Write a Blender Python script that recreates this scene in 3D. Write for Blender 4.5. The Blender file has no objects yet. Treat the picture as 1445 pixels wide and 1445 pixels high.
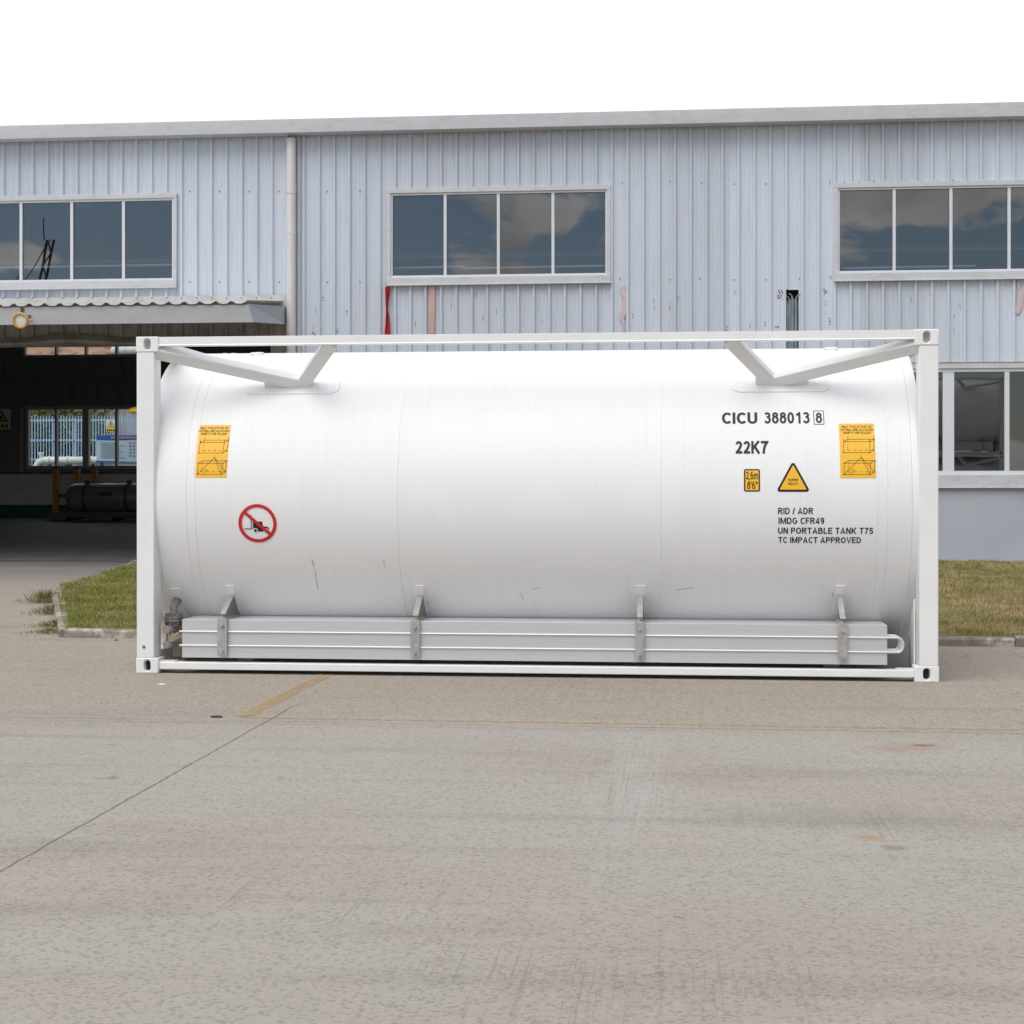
import bpy, bmesh, math, random
import numpy as np
from mathutils import Vector, Matrix, noise as mnoise

S = bpy.context.scene
COL = S.collection
R = math.radians
random.seed(7)

# ------------------------------------------------------------------ camera
F = 2300.0                                   # focal length in photo pixels (1445 wide)
CX, CY, CZ, PSI, HY = 1.12347, -12.19474, 1.41244, 0.101353, 691.07
cam = bpy.data.cameras.new("camera")
cam.sensor_width = 36.0
cam.lens = 36.0 * F / 1445.0
cam.shift_y = -(722.5 - HY) / 1445.0
cam.clip_start, cam.clip_end = 0.1, 3000
camo = bpy.data.objects.new("camera", cam)
camo.location = (CX, CY, CZ)
camo.rotation_euler = (R(90), 0, PSI)
COL.objects.link(camo)
S.camera = camo
S.render.resolution_x = S.render.resolution_y = 1024

# ------------------------------------------------------------------ sky, sun, exposure
SUN_EL, SUN_AZ = 58.0, 208.0                 # azimuth clockwise from +Y: behind the camera, to the left
W = bpy.data.worlds.new("World")
S.world = W
W.use_nodes = True
nt = W.node_tree
nt.nodes.clear()


def wn(t, **k):
    n = nt.nodes.new(t)
    for a, b in k.items():
        setattr(n, a, b)
    return n


sky = wn("ShaderNodeTexSky", sky_type='NISHITA', sun_disc=False, sun_elevation=R(SUN_EL), sun_rotation=R(SUN_AZ),
         air_density=1.0, dust_density=0.6, ozone_density=2.0)
tc = wn("ShaderNodeTexCoord")
mp = wn("ShaderNodeMapping")
mp.inputs['Scale'].default_value = (1.0, 1.0, 2.1)
mp.inputs['Location'].default_value = (8.8, 4.2, 1.7)
nz = wn("ShaderNodeTexNoise")
nz.inputs['Scale'].default_value = 7.0
nz.inputs['Detail'].default_value = 9
nz.inputs['Roughness'].default_value = 0.55
nz.inputs['Distortion'].default_value = 0.25
rp = wn("ShaderNodeValToRGB")
rp.color_ramp.elements[0].position = 0.515
rp.color_ramp.elements[1].position = 0.56
sx = wn("ShaderNodeSeparateXYZ")
mr = wn("ShaderNodeMapRange")                # the sky behind the workshop is closed with cloud
mr.inputs['From Min'].default_value = 0.15
mr.inputs['From Max'].default_value = 0.75
mx = wn("ShaderNodeMath", operation='MAXIMUM')
nz2 = wn("ShaderNodeTexNoise")
nz2.inputs['Scale'].default_value = 9
nz2.inputs['Detail'].default_value = 7
rp2 = wn("ShaderNodeValToRGB")
rp2.color_ramp.elements[0].position = 0.30
rp2.color_ramp.elements[0].color = (4.6, 4.4, 4.2, 1)
rp2.color_ramp.elements[1].position = 0.72
rp2.color_ramp.elements[1].color = (10.8, 10.4, 10.0, 1)
mix = wn("ShaderNodeMix", data_type='RGBA')
bg = wn("ShaderNodeBackground")
bg.inputs['Strength'].default_value = 0.13
out = wn("ShaderNodeOutputWorld")
L = nt.links.new
L(tc.outputs['Generated'], mp.inputs['Vector'])
L(mp.outputs['Vector'], nz.inputs['Vector'])
L(mp.outputs['Vector'], nz2.inputs['Vector'])
L(nz.outputs['Fac'], rp.inputs['Fac'])
L(tc.outputs['Generated'], sx.inputs['Vector'])
L(sx.outputs['Y'], mr.inputs['Value'])
L(rp.outputs['Color'], mx.inputs[0])
L(mr.outputs['Result'], mx.inputs[1])
L(nz2.outputs['Fac'], rp2.inputs['Fac'])
L(mx.outputs['Value'], mix.inputs['Factor'])
deep = wn("ShaderNodeMix", data_type='RGBA', blend_type='MULTIPLY')
deep.inputs['Factor'].default_value = 1.0
deep.inputs['B'].default_value = (0.75, 0.72, 0.70, 1)
L(sky.outputs['Color'], deep.inputs['A'])
L(deep.outputs['Result'], mix.inputs['A'])
north = wn("ShaderNodeMix", data_type='RGBA')
north.inputs['B'].default_value = (6.7, 6.8, 7.0, 1)
nmul = wn("ShaderNodeMath", operation='MULTIPLY')
nmul.inputs[1].default_value = 0.80
L(mr.outputs['Result'], nmul.inputs[0])
L(nmul.outputs[0], north.inputs['Factor'])
L(rp2.outputs['Color'], north.inputs['A'])
L(north.outputs['Result'], mix.inputs['B'])
L(mix.outputs['Result'], bg.inputs['Color'])
L(bg.outputs['Background'], out.inputs['Surface'])

sl = bpy.data.lights.new("sun", 'SUN')
sl.energy = 2.0
sl.angle = R(55)
sl.color = (1.0, 0.96, 0.90)
so = bpy.data.objects.new("sun", sl)
a, e = R(SUN_AZ), R(SUN_EL)
so.rotation_euler = Vector((math.sin(a) * math.cos(e), math.cos(a) * math.cos(e), math.sin(e))).to_track_quat('Z', 'Y').to_euler()
so.location = (0, 0, 30)
COL.objects.link(so)

S.view_settings.view_transform = 'Standard'
S.view_settings.look = 'None'
S.view_settings.exposure = 0.30
S.view_settings.gamma = 1.0

# ------------------------------------------------------------------ helpers: pixels of the photo to points on real surfaces
RT = Vector((math.cos(PSI), math.sin(PSI), 0))
FW = Vector((-math.sin(PSI), math.cos(PSI), 0))
UP = Vector((0, 0, 1))
C0 = Vector((CX, CY, CZ))


def ray(px, py):
    return FW + RT * ((px - 722.5) / F) + UP * ((HY - py) / F)


def P(px, py, Y):
    d = ray(px, py)
    return C0 + d * ((Y - CY) / d.y)


SLOPE_Y, SLOPE = 3.0, 0.0316


def zg(Y):
    return 0.0 if Y < SLOPE_Y else min(SLOPE * (Y - SLOPE_Y), 0.9)


def G(px, py, lift=0.0):
    d = ray(px, py)
    t = (lift - CZ) / d.z
    p = C0 + d * t
    if p.y > SLOPE_Y:
        t = (lift - SLOPE * SLOPE_Y - CZ + SLOPE * CY) / (d.z - SLOPE * d.y)
        p = C0 + d * t
    return p


TR, TY, TZ = 1.2, 1.222, 1.355               # tank radius and axis


def cyl(px, py):
    """(X, arc length up from the front line) where the ray meets the tank"""
    d = ray(px, py)
    oy, oz = CY - TY, CZ - TZ
    A = d.y * d.y + d.z * d.z
    B = 2 * (oy * d.y + oz * d.z)
    c = oy * oy + oz * oz - TR * TR
    t = (-B - math.sqrt(max(B * B - 4 * A * c, 0))) / (2 * A)
    p = C0 + d * t
    return p.x, math.atan2(p.z - TZ, TY - p.y) * TR


def on_tank(u, v, off=0.0):
    th = v / TR
    return Vector((u, TY - (TR + off) * math.cos(th), TZ + (TR + off) * math.sin(th)))


# ------------------------------------------------------------------ helpers: materials
def newmat(name):
    m = bpy.data.materials.new(name)
    m.use_nodes = True
    n = m.node_tree
    return m, n, n.nodes['Principled BSDF']


def mat(name, col, rough=0.5, metal=0.0, var=0.08, vscale=3.0, stretch=(1, 1, 1), bump=0.0, bscale=80.0, spec=0.5,
        dirt=None, dirt_amt=0.0, dscale=2.0, dstretch=(1, 1, 1), dlo=0.5, dhi=0.7, coat=0.0):
    m, n, b = newmat(name)
    lk = n.links.new
    co = n.nodes.new("ShaderNodeTexCoord")
    mpn = n.nodes.new("ShaderNodeMapping")
    mpn.inputs['Scale'].default_value = stretch
    lk(co.outputs['Object'], mpn.inputs['Vector'])
    t = n.nodes.new("ShaderNodeTexNoise")
    t.inputs['Scale'].default_value = vscale
    t.inputs['Detail'].default_value = 6
    lk(mpn.outputs['Vector'], t.inputs['Vector'])
    r = n.nodes.new("ShaderNodeValToRGB")
    r.color_ramp.elements[0].position = 0.3
    r.color_ramp.elements[1].position = 0.7
    r.color_ramp.elements[0].color = tuple(c * (1 - var) for c in col) + (1,)
    r.color_ramp.elements[1].color = tuple(min(c * (1 + var), 0.95) for c in col) + (1,)
    lk(t.outputs['Fac'], r.inputs['Fac'])
    last = r.outputs['Color']
    if dirt:
        m2 = n.nodes.new("ShaderNodeMapping")
        m2.inputs['Scale'].default_value = dstretch
        lk(co.outputs['Object'], m2.inputs['Vector'])
        t2 = n.nodes.new("ShaderNodeTexNoise")
        t2.inputs['Scale'].default_value = dscale
        t2.inputs['Detail'].default_value = 8
        t2.inputs['Roughness'].default_value = 0.65
        lk(m2.outputs['Vector'], t2.inputs['Vector'])
        mr_ = n.nodes.new("ShaderNodeMapRange")
        mr_.inputs['From Min'].default_value = dlo
        mr_.inputs['From Max'].default_value = dhi
        mr_.inputs['To Max'].default_value = dirt_amt
        lk(t2.outputs['Fac'], mr_.inputs['Value'])
        mxn = n.nodes.new("ShaderNodeMix")
        mxn.data_type = 'RGBA'
        lk(mr_.outputs['Result'], mxn.inputs['Factor'])
        lk(last, mxn.inputs['A'])
        mxn.inputs['B'].default_value = tuple(dirt) + (1,)
        last = mxn.outputs['Result']
    lk(last, b.inputs['Base Color'])
    b.inputs['Roughness'].default_value = rough
    b.inputs['Metallic'].default_value = metal
    b.inputs['Specular IOR Level'].default_value = spec
    if coat:
        b.inputs['Coat Weight'].default_value = coat
        b.inputs['Coat Roughness'].default_value = 0.15
    if bump:
        t3 = n.nodes.new("ShaderNodeTexNoise")
        t3.inputs['Scale'].default_value = bscale
        t3.inputs['Detail'].default_value = 4
        lk(co.outputs['Object'], t3.inputs['Vector'])
        bp = n.nodes.new("ShaderNodeBump")
        bp.inputs['Strength'].default_value = bump
        bp.inputs['Distance'].default_value = 0.01
        lk(t3.outputs['Fac'], bp.inputs['Height'])
        lk(bp.outputs['Normal'], b.inputs['Normal'])
    return m


def glass(name, tint, refl):
    m = bpy.data.materials.new(name)
    m.use_nodes = True
    n = m.node_tree
    n.nodes.clear()
    o = n.nodes.new("ShaderNodeOutputMaterial")
    tr = n.nodes.new("ShaderNodeBsdfTransparent")
    tr.inputs['Color'].default_value = tuple(tint) + (1,)
    gl = n.nodes.new("ShaderNodeBsdfGlossy")
    gl.inputs['Roughness'].default_value = 0.0
    gl.inputs['Color'].default_value = (0.93, 0.95, 0.97, 1)
    co = n.nodes.new("ShaderNodeTexCoord")
    t = n.nodes.new("ShaderNodeTexNoise")
    t.inputs['Scale'].default_value = 1.3
    t.inputs['Detail'].default_value = 1
    n.links.new(co.outputs['Object'], t.inputs['Vector'])
    bp = n.nodes.new("ShaderNodeBump")
    bp.inputs['Strength'].default_value = 0.05
    bp.inputs['Distance'].default_value = 0.01
    n.links.new(t.outputs['Fac'], bp.inputs['Height'])
    n.links.new(bp.outputs['Normal'], gl.inputs['Normal'])
    mxn = n.nodes.new("ShaderNodeMixShader")
    mxn.inputs['Fac'].default_value = refl
    n.links.new(tr.outputs[0], mxn.inputs[1])
    n.links.new(gl.outputs[0], mxn.inputs[2])
    n.links.new(mxn.outputs[0], o.inputs['Surface'])
    return m


M = {}
M['frame_white'] = mat('frame_white', (0.80, 0.80, 0.79), 0.38, var=0.03, vscale=4, bump=0.10, bscale=30,
                       dirt=(0.45, 0.42, 0.38), dirt_amt=0.22, dscale=16, dlo=0.60, dhi=0.80)
M['tank_white'] = mat('tank_white', (0.82, 0.82, 0.815), 0.50, var=0.012, vscale=2.2, bump=0.03, bscale=3, spec=0.35,
                      dirt=(0.55, 0.53, 0.50), dirt_amt=0.26, dscale=1.0, dstretch=(48, 0.9, 0.9), dlo=0.52, dhi=0.85)
M['galv'] = mat('galvanised', (0.43, 0.42, 0.40), 0.5, metal=0.35, var=0.18, vscale=24, dirt=(0.26, 0.23, 0.20), dirt_amt=0.3, dscale=30)
M['alu'] = mat('aluminium', (0.58, 0.58, 0.59), 0.45, metal=0.3, var=0.07, vscale=3, stretch=(0.6, 30, 90))
M['alu_tube'] = mat('aluminium_tube', (0.66, 0.66, 0.66), 0.32, metal=0.35, var=0.03)
M['iron_and_shade'] = mat('cast_iron_and_shade', (0.24, 0.225, 0.205), 0.55, metal=0.4, var=0.25, vscale=20, dirt=(0.22, 0.11, 0.05), dirt_amt=0.6, dscale=16)
M['bronze'] = mat('tarnished_bronze', (0.42, 0.34, 0.25), 0.5, metal=0.3, var=0.2, vscale=30)
M['black'] = mat('black_print', (0.018, 0.018, 0.022), 0.5, var=0.05, spec=0.25)
M['ink'] = mat('grey_black_print', (0.034, 0.036, 0.046), 0.5, var=0.10, vscale=40, spec=0.25)
M['yellow'] = mat('label_yellow', (0.86, 0.47, 0.015), 0.42, var=0.03, vscale=6)
M['red'] = mat('sign_red', (0.58, 0.012, 0.016), 0.4, var=0.05)
M['dark'] = mat('dark_hollow', (0.02, 0.02, 0.02), 0.9)
M['bluedot'] = mat('blue_plug', (0.10, 0.22, 0.34), 0.4)
M['clad'] = mat('wall_cladding', (0.585, 0.635, 0.715), 0.42, var=0.03, vscale=1.0, stretch=(2.5, 1, 0.35),
                dirt=(0.44, 0.44, 0.44), dirt_amt=0.5, dscale=2.2, dstretch=(8, 1, 0.4), dlo=0.5, dhi=0.75)
_m = M['clad']                                # each cladding sheet has weathered a little differently
_n = _m.node_tree
_b = _n.nodes['Principled BSDF']
_src = _b.inputs['Base Color'].links[0].from_socket
_tc = _n.nodes.new("ShaderNodeTexCoord")
_sx = _n.nodes.new("ShaderNodeSeparateXYZ")
_d = _n.nodes.new("ShaderNodeMath")
_d.operation = 'DIVIDE'
_d.inputs[1].default_value = 0.955
_f = _n.nodes.new("ShaderNodeMath")
_f.operation = 'FLOOR'
_w = _n.nodes.new("ShaderNodeTexWhiteNoise")
_w.noise_dimensions = '1D'
_r = _n.nodes.new("ShaderNodeMapRange")
_r.inputs['To Min'].default_value = 0.90
_r.inputs['To Max'].default_value = 1.05
_x = _n.nodes.new("ShaderNodeMix")
_x.data_type = 'RGBA'
_x.blend_type = 'MULTIPLY'
_x.inputs['Factor'].default_value = 1.0
_n.links.new(_tc.outputs['Object'], _sx.inputs[0])
_n.links.new(_sx.outputs['X'], _d.inputs[0])
_n.links.new(_d.outputs[0], _f.inputs[0])
_n.links.new(_f.outputs[0], _w.inputs['W'])
_n.links.new(_w.outputs['Value'], _r.inputs['Value'])
_n.links.new(_r.outputs['Result'], _x.inputs['B'])
_n.links.new(_src, _x.inputs['A'])
_n.links.new(_x.outputs['Result'], _b.inputs['Base Color'])
M['clad_dirty_shaded'] = mat('soiled_shaded_cladding', (0.30, 0.275, 0.25), 0.6, var=0.15, vscale=1.6, stretch=(5, 1, 1),
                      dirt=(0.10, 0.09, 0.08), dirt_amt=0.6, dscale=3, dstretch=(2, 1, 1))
M['trim'] = mat('window_flashing', (0.56, 0.575, 0.60), 0.42, var=0.05, vscale=3, dirt=(0.40, 0.34, 0.27), dirt_amt=0.35, dscale=5,
                dstretch=(1, 1, 3))
M['pvc'] = mat('white_profile', (0.66, 0.68, 0.71), 0.35, var=0.03)
M['pipe_white'] = mat('downpipe_white', (0.66, 0.66, 0.64), 0.4, var=0.04, dirt=(0.4, 0.36, 0.3), dirt_amt=0.3, dscale=4, dstretch=(6, 6, 1))
M['rust'] = mat('rust', (0.23, 0.13, 0.07), 0.85, var=0.3, vscale=20)
M['screw'] = mat('screw_head', (0.10, 0.095, 0.09), 0.6, var=0.3, vscale=9)
M['plinth'] = mat('plinth_plaster', (0.42, 0.445, 0.49), 0.75, var=0.06, vscale=1.2, bump=0.1, bscale=60,
                  dirt=(0.46, 0.47, 0.49), dirt_amt=0.5, dscale=1.3, dlo=0.55, dhi=0.7)
M['fascia'] = mat('canopy_fascia', (0.40, 0.405, 0.42), 0.5, var=0.07, vscale=2, stretch=(1, 1, 3), dirt=(0.36, 0.27, 0.18), dirt_amt=0.5,
                  dscale=2.4, dlo=0.60, dhi=0.75)
M['sheet_w'] = mat('canopy_sheet', (0.55, 0.55, 0.54), 0.5, var=0.06, dirt=(0.3, 0.24, 0.17), dirt_amt=0.4, dscale=5)
M['glass_up'] = glass('window_glass', (0.62, 0.65, 0.68), 0.115)
M['glass_low'] = glass('lower_window_glass', (0.22, 0.24, 0.26), 0.12)
M['glass_clear'] = glass('clear_glass', (0.90, 0.94, 0.95), 0.03)
M['int_wall'] = mat('interior_cladding', (0.17, 0.17, 0.175), 0.8, var=0.12, vscale=2, stretch=(8, 1, 1))
M['int_white'] = mat('interior_plaster', (0.62, 0.60, 0.61), 0.8, var=0.06)
M['int_green'] = mat('green_skirting', (0.02, 0.075, 0.065), 0.6, var=0.2, dirt=(0.35, 0.37, 0.36), dirt_amt=0.8, dscale=3.2, dlo=0.66, dhi=0.69)
M['int_frame'] = mat('interior_window_frame', (0.32, 0.32, 0.33), 0.5)
M['roof'] = mat('roof_sheet', (0.25, 0.27, 0.30), 0.5)
M['pink'] = mat('faded_pink_cloth', (0.62, 0.36, 0.33), 0.9, var=0.08, vscale=5, dirt=(0.55, 0.20, 0.17), dirt_amt=0.5, dscale=6)
M['pinkpale'] = mat('pale_pink_paper', (0.60, 0.47, 0.48), 0.9, var=0.10, vscale=9)
M['redcloth'] = mat('red_cloth', (0.50, 0.02, 0.022), 0.8, var=0.35, vscale=12)
M['ochrecloth'] = mat('ochre_tape', (0.42, 0.30, 0.14), 0.8)
M['torn'] = mat('torn_inner_sheet', (0.24, 0.29, 0.31), 0.5, var=0.2, vscale=3, stretch=(6, 1, 1))
M['brass'] = mat('yellow_lamp_body', (0.62, 0.40, 0.12), 0.45, var=0.12, vscale=20)
M['lens'] = mat('lamp_lens', (0.80, 0.83, 0.80), 0.25, var=0.05, vscale=30)
M['ochre'] = mat('ochre_post', (0.45, 0.20, 0.03), 0.7, var=0.15, vscale=6)
M['vessel'] = mat('grey_vessel', (0.15, 0.155, 0.165), 0.32, var=0.08)
M['steel_dk'] = mat('dark_steel', (0.055, 0.055, 0.055), 0.6, var=0.15)
M['timber'] = mat('old_timber', (0.15, 0.09, 0.045), 0.85, var=0.2, vscale=8)
M['fence_blue'] = mat('fence_blue', (0.42, 0.58, 0.78), 0.45, var=0.08)
M['board_blue'] = mat('board_blue', (0.03, 0.14, 0.50), 0.5)
M['board_pale'] = mat('board_pale', (0.60, 0.74, 0.85), 0.5)
M['sign_white'] = mat('sign_white', (0.70, 0.70, 0.68), 0.5)
M['sign_yellow'] = mat('sign_yellow', (0.70, 0.55, 0.03), 0.5)
M['title_pink'] = mat('title_pink', (0.75, 0.30, 0.35), 0.5)
M['print_grey'] = mat('print_grey', (0.20, 0.24, 0.30), 0.5)
M['wall_pale'] = mat('pale_wall', (0.50, 0.50, 0.51), 0.7, var=0.1, vscale=2, stretch=(6, 1, 1))
M['hill'] = mat('earth_slope', (0.36, 0.20, 0.13), 0.95, var=0.3, vscale=1.2, dirt=(0.10, 0.055, 0.035), dirt_amt=0.8, dscale=0.9, dlo=0.52, dhi=0.6)
M['bark'] = mat('bark', (0.10, 0.07, 0.045), 0.9, var=0.2)
M['leaf'] = mat('shrub_leaves', (0.16, 0.18, 0.055), 0.6, var=0.5, vscale=2.0)
M['weed'] = mat('weed_leaves', (0.21, 0.20, 0.085), 0.6, var=0.4, vscale=18)
M['kerb'] = mat('kerb_concrete', (0.25, 0.215, 0.18), 0.9, var=0.25, vscale=9, bump=0.6, bscale=40, dirt=(0.62, 0.60, 0.55), dirt_amt=0.6,
                dscale=5, dlo=0.52, dhi=0.62)
M['rubber'] = mat('black_rubber', (0.03, 0.032, 0.035), 0.7)
M['yel_hood'] = mat('yellow_hood', (0.80, 0.55, 0.01), 0.4)


def ground_mat():
    m, n, b = newmat('yard_concrete')
    lk = n.links.new

    def nd(t, **k):
        x = n.nodes.new(t)
        for kk, v in k.items():
            setattr(x, kk, v)
        return x
    co = nd("ShaderNodeTexCoord").outputs['Object']

    def nsx(scale, detail=6, rough=0.55, st=(1, 1, 1)):
        q = nd("ShaderNodeMapping")
        q.inputs['Scale'].default_value = st
        lk(co, q.inputs['Vector'])
        t = nd("ShaderNodeTexNoise")
        t.inputs['Scale'].default_value = scale
        t.inputs['Detail'].default_value = detail
        t.inputs['Roughness'].default_value = rough
        lk(q.outputs['Vector'], t.inputs['Vector'])
        return t.outputs['Fac']

    def mrange(v, a, c, lo=0.0, hi=1.0, smooth=False):
        r = nd("ShaderNodeMapRange")
        if smooth:
            r.interpolation_type = 'SMOOTHSTEP'
        r.inputs['From Min'].default_value = a
        r.inputs['From Max'].default_value = c
        r.inputs['To Min'].default_value = lo
        r.inputs['To Max'].default_value = hi
        lk(v, r.inputs['Value'])
        return r.outputs['Result']

    def math_(op, x, y=None):
        q = nd("ShaderNodeMath", operation=op)
        for i, v in enumerate((x, y)):
            if v is None:
                continue
            if isinstance(v, (int, float)):
                q.inputs[i].default_value = v
            else:
                lk(v, q.inputs[i])
        return q.outputs[0]

    def mixc(f, A, B, mode='MIX'):
        q = nd("ShaderNodeMix", data_type='RGBA', blend_type=mode)
        if isinstance(f, (int, float)):
            q.inputs['Factor'].default_value = f
        else:
            lk(f, q.inputs['Factor'])
        for s_, v in (('A', A), ('B', B)):
            if isinstance(v, tuple):
                q.inputs[s_].default_value = v + (1,)
            else:
                lk(v, q.inputs[s_])
        return q.outputs['Result']
    sp = nd("ShaderNodeSeparateXYZ")
    lk(co, sp.inputs[0])
    X, Y = sp.outputs['X'], sp.outputs['Y']
    wob = math_('MULTIPLY', math_('SUBTRACT', nsx(0.9, 5), 0.5), 0.5)
    wobf = math_('MULTIPLY', math_('SUBTRACT', nsx(9, 4), 0.5), 0.03)
    Yj = math_('ADD', Y, math_('MULTIPLY', X, 0.012))
    back = mrange(math_('ADD', Yj, wob), -3.1, -1.7, smooth=True)
    base = mixc(back, (0.412, 0.389, 0.354), (0.392, 0.349, 0.298))
    blot = mrange(nsx(0.55, 7, 0.6, (0.5, 1.4, 1)), 0.32, 0.70)
    base = mixc(mrange(blot, 0, 1, 0.0, 0.55), base, mixc(back, (0.462, 0.436, 0.402), (0.415, 0.372, 0.322)))
    stain = mrange(nsx(0.8, 8, 0.65, (0.35, 1.2, 1)), 0.56, 0.75, 0, 0.55)
    base = mixc(stain, base, (0.215, 0.182, 0.150))
    pale = mrange(nsx(1.4, 7, 0.6), 0.62, 0.78, 0, 0.5)
    base = mixc(pale, base, (0.44, 0.425, 0.40))
    warm = mrange(nsx(0.33, 5, 0.6, (1, 1.6, 1)), 0.45, 0.68, 0, 0.45)
    base = mixc(warm, base, (0.365, 0.312, 0.258))
    band = mrange(nsx(1.0, 6, 0.6, (0.16, 2.6, 1)), 0.53, 0.70, 0, 0.38)
    base = mixc(band, base, (0.235, 0.215, 0.20))
    drop = mrange(nsx(3.3, 3, 0.5), 0.70, 0.76, 0, 0.55)
    base = mixc(drop, base, (0.13, 0.115, 0.10))
    # aggregate: light and dark stones
    vo = nd("ShaderNodeTexVoronoi")
    vo.inputs['Scale'].default_value = 78
    lk(co, vo.inputs['Vector'])
    sc_ = nd("ShaderNodeSeparateColor")
    lk(vo.outputs['Color'], sc_.inputs[0])
    rnd = sc_.outputs[0]
    amt = mrange(back, 0, 1, 0.32, 0.46)
    base = mixc(math_('MULTIPLY', mrange(rnd, 0.72, 0.80), amt), base, (0.52, 0.46, 0.38))
    base = mixc(math_('MULTIPLY', mrange(rnd, 0.22, 0.14), amt), base, (0.16, 0.14, 0.12))
    fine = nsx(230, 3, 0.75)
    base = mixc(mrange(fine, 0.35, 0.65, 0.0, 0.42), mixc(1.0, base, (0.78, 0.77, 0.76), 'MULTIPLY'), mixc(1.0, base, (1.24, 1.23, 1.21), 'MULTIPLY'))
    grit = nsx(58, 5, 0.8)
    base = mixc(mrange(grit, 0.60, 0.72, 0, 0.30), base, (0.50, 0.465, 0.42))
    base = mixc(mrange(grit, 0.40, 0.28, 0, 0.26), base, (0.17, 0.15, 0.13))
    # broom grooves along the depth of the yard
    streak = nsx(1.0, 5, 0.7, (80, 0.7, 1))
    gpatch = mrange(nsx(0.5, 4), 0.40, 0.62)
    groove = math_('MULTIPLY', mrange(streak, 0.44, 0.34), gpatch)
    base = mixc(math_('MULTIPLY', groove, 0.26), base, (0.16, 0.143, 0.125))
    lightg = math_('MULTIPLY', mrange(streak, 0.58, 0.68), gpatch)
    base = mixc(math_('MULTIPLY', lightg, 0.25), base, (0.48, 0.46, 0.43))

    # joints between the slabs
    def line(v, at, w):
        d = math_('ABSOLUTE', math_('SUBTRACT', math_('ADD', v, wobf), at))
        return mrange(d, w, w * 0.35)
    jx = math_('MULTIPLY', line(X, -1.37, 0.0075), mrange(Y, -1.5, -1.9))
    jy = math_('MULTIPLY', line(Yj, -2.47, 0.011), mrange(nsx(1.1, 5), 0.36, 0.55))
    jx2 = math_('MULTIPLY', line(X, 4.02, 0.010), mrange(nsx(1.3, 5), 0.4, 0.6))
    jj = math_('MAXIMUM', math_('MAXIMUM', jx, jy), jx2)
    base = mixc(math_('MULTIPLY', jj, 0.68), base, (0.075, 0.066, 0.058))

    # rust spill and a washed pale patch
    def spot(cx, cy, rx, ry, ang=0.0):
        q = nd("ShaderNodeMapping", vector_type='TEXTURE')
        q.inputs['Location'].default_value = (cx, cy, 0)
        q.inputs['Rotation'].default_value = (0, 0, ang)
        q.inputs['Scale'].default_value = (rx, ry, 1)
        lk(co, q.inputs['Vector'])
        ln = nd("ShaderNodeVectorMath", operation='LENGTH')
        lk(q.outputs['Vector'], ln.inputs[0])
        return mrange(math_('ADD', ln.outputs['Value'], math_('MULTIPLY', math_('SUBTRACT', nsx(7, 6, 0.7), 0.5), 2.6)), 1.0, 0.15)
    pr = G(1300, 1052)
    pr2 = G(1278, 1056)
    base = mixc(math_('MULTIPLY', spot(pr2.x, pr2.y, 0.34, 0.20, 0.35), 0.45), base, (0.30, 0.19, 0.11))
    base = mixc(math_('MULTIPLY', spot(pr.x, pr.y, 0.10, 0.05, 0.2), 0.85), base, (0.20, 0.065, 0.02))
    pr = G(1228, 1182)
    base = mixc(math_('MULTIPLY', spot(pr.x, pr.y, 0.07, 0.07), 0.6), base, (0.36, 0.20, 0.07))
    pr = G(1262, 1196)
    base = mixc(math_('MULTIPLY', spot(pr.x, pr.y, 0.06, 0.06), 0.5), base, (0.20, 0.12, 0.08))
    pw = G(895, 1105)
    base = mixc(math_('MULTIPLY', math_('MULTIPLY', spot(pw.x, pw.y, 0.24, 2.0), mrange(streak, 0.40, 0.62)), 0.30), base, (0.50, 0.505, 0.495))
    pd = G(1180, 1150)
    base = mixc(math_('MULTIPLY', spot(pd.x, pd.y, 0.9, 0.35), 0.35), base, (0.24, 0.22, 0.20))
    # ground turns darker across the approach to the workshop
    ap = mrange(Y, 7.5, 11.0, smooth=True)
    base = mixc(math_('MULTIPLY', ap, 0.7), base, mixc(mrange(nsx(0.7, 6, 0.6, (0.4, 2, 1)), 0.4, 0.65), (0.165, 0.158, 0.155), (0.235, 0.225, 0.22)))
    lk(base, b.inputs['Base Color'])
    b.inputs['Roughness'].default_value = 0.9
    b.inputs['Specular IOR Level'].default_value = 0.25
    bp = nd("ShaderNodeBump")
    bp.inputs['Strength'].default_value = 0.55
    bp.inputs['Distance'].default_value = 0.006
    h = math_('SUBTRACT', math_('ADD', fine, math_('MULTIPLY', rnd, 0.5)), math_('ADD', math_('MULTIPLY', groove, 0.5), math_('MULTIPLY', jj, 2.0)))
    lk(h, bp.inputs['Height'])
    lk(bp.outputs['Normal'], b.inputs['Normal'])
    return m


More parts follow.
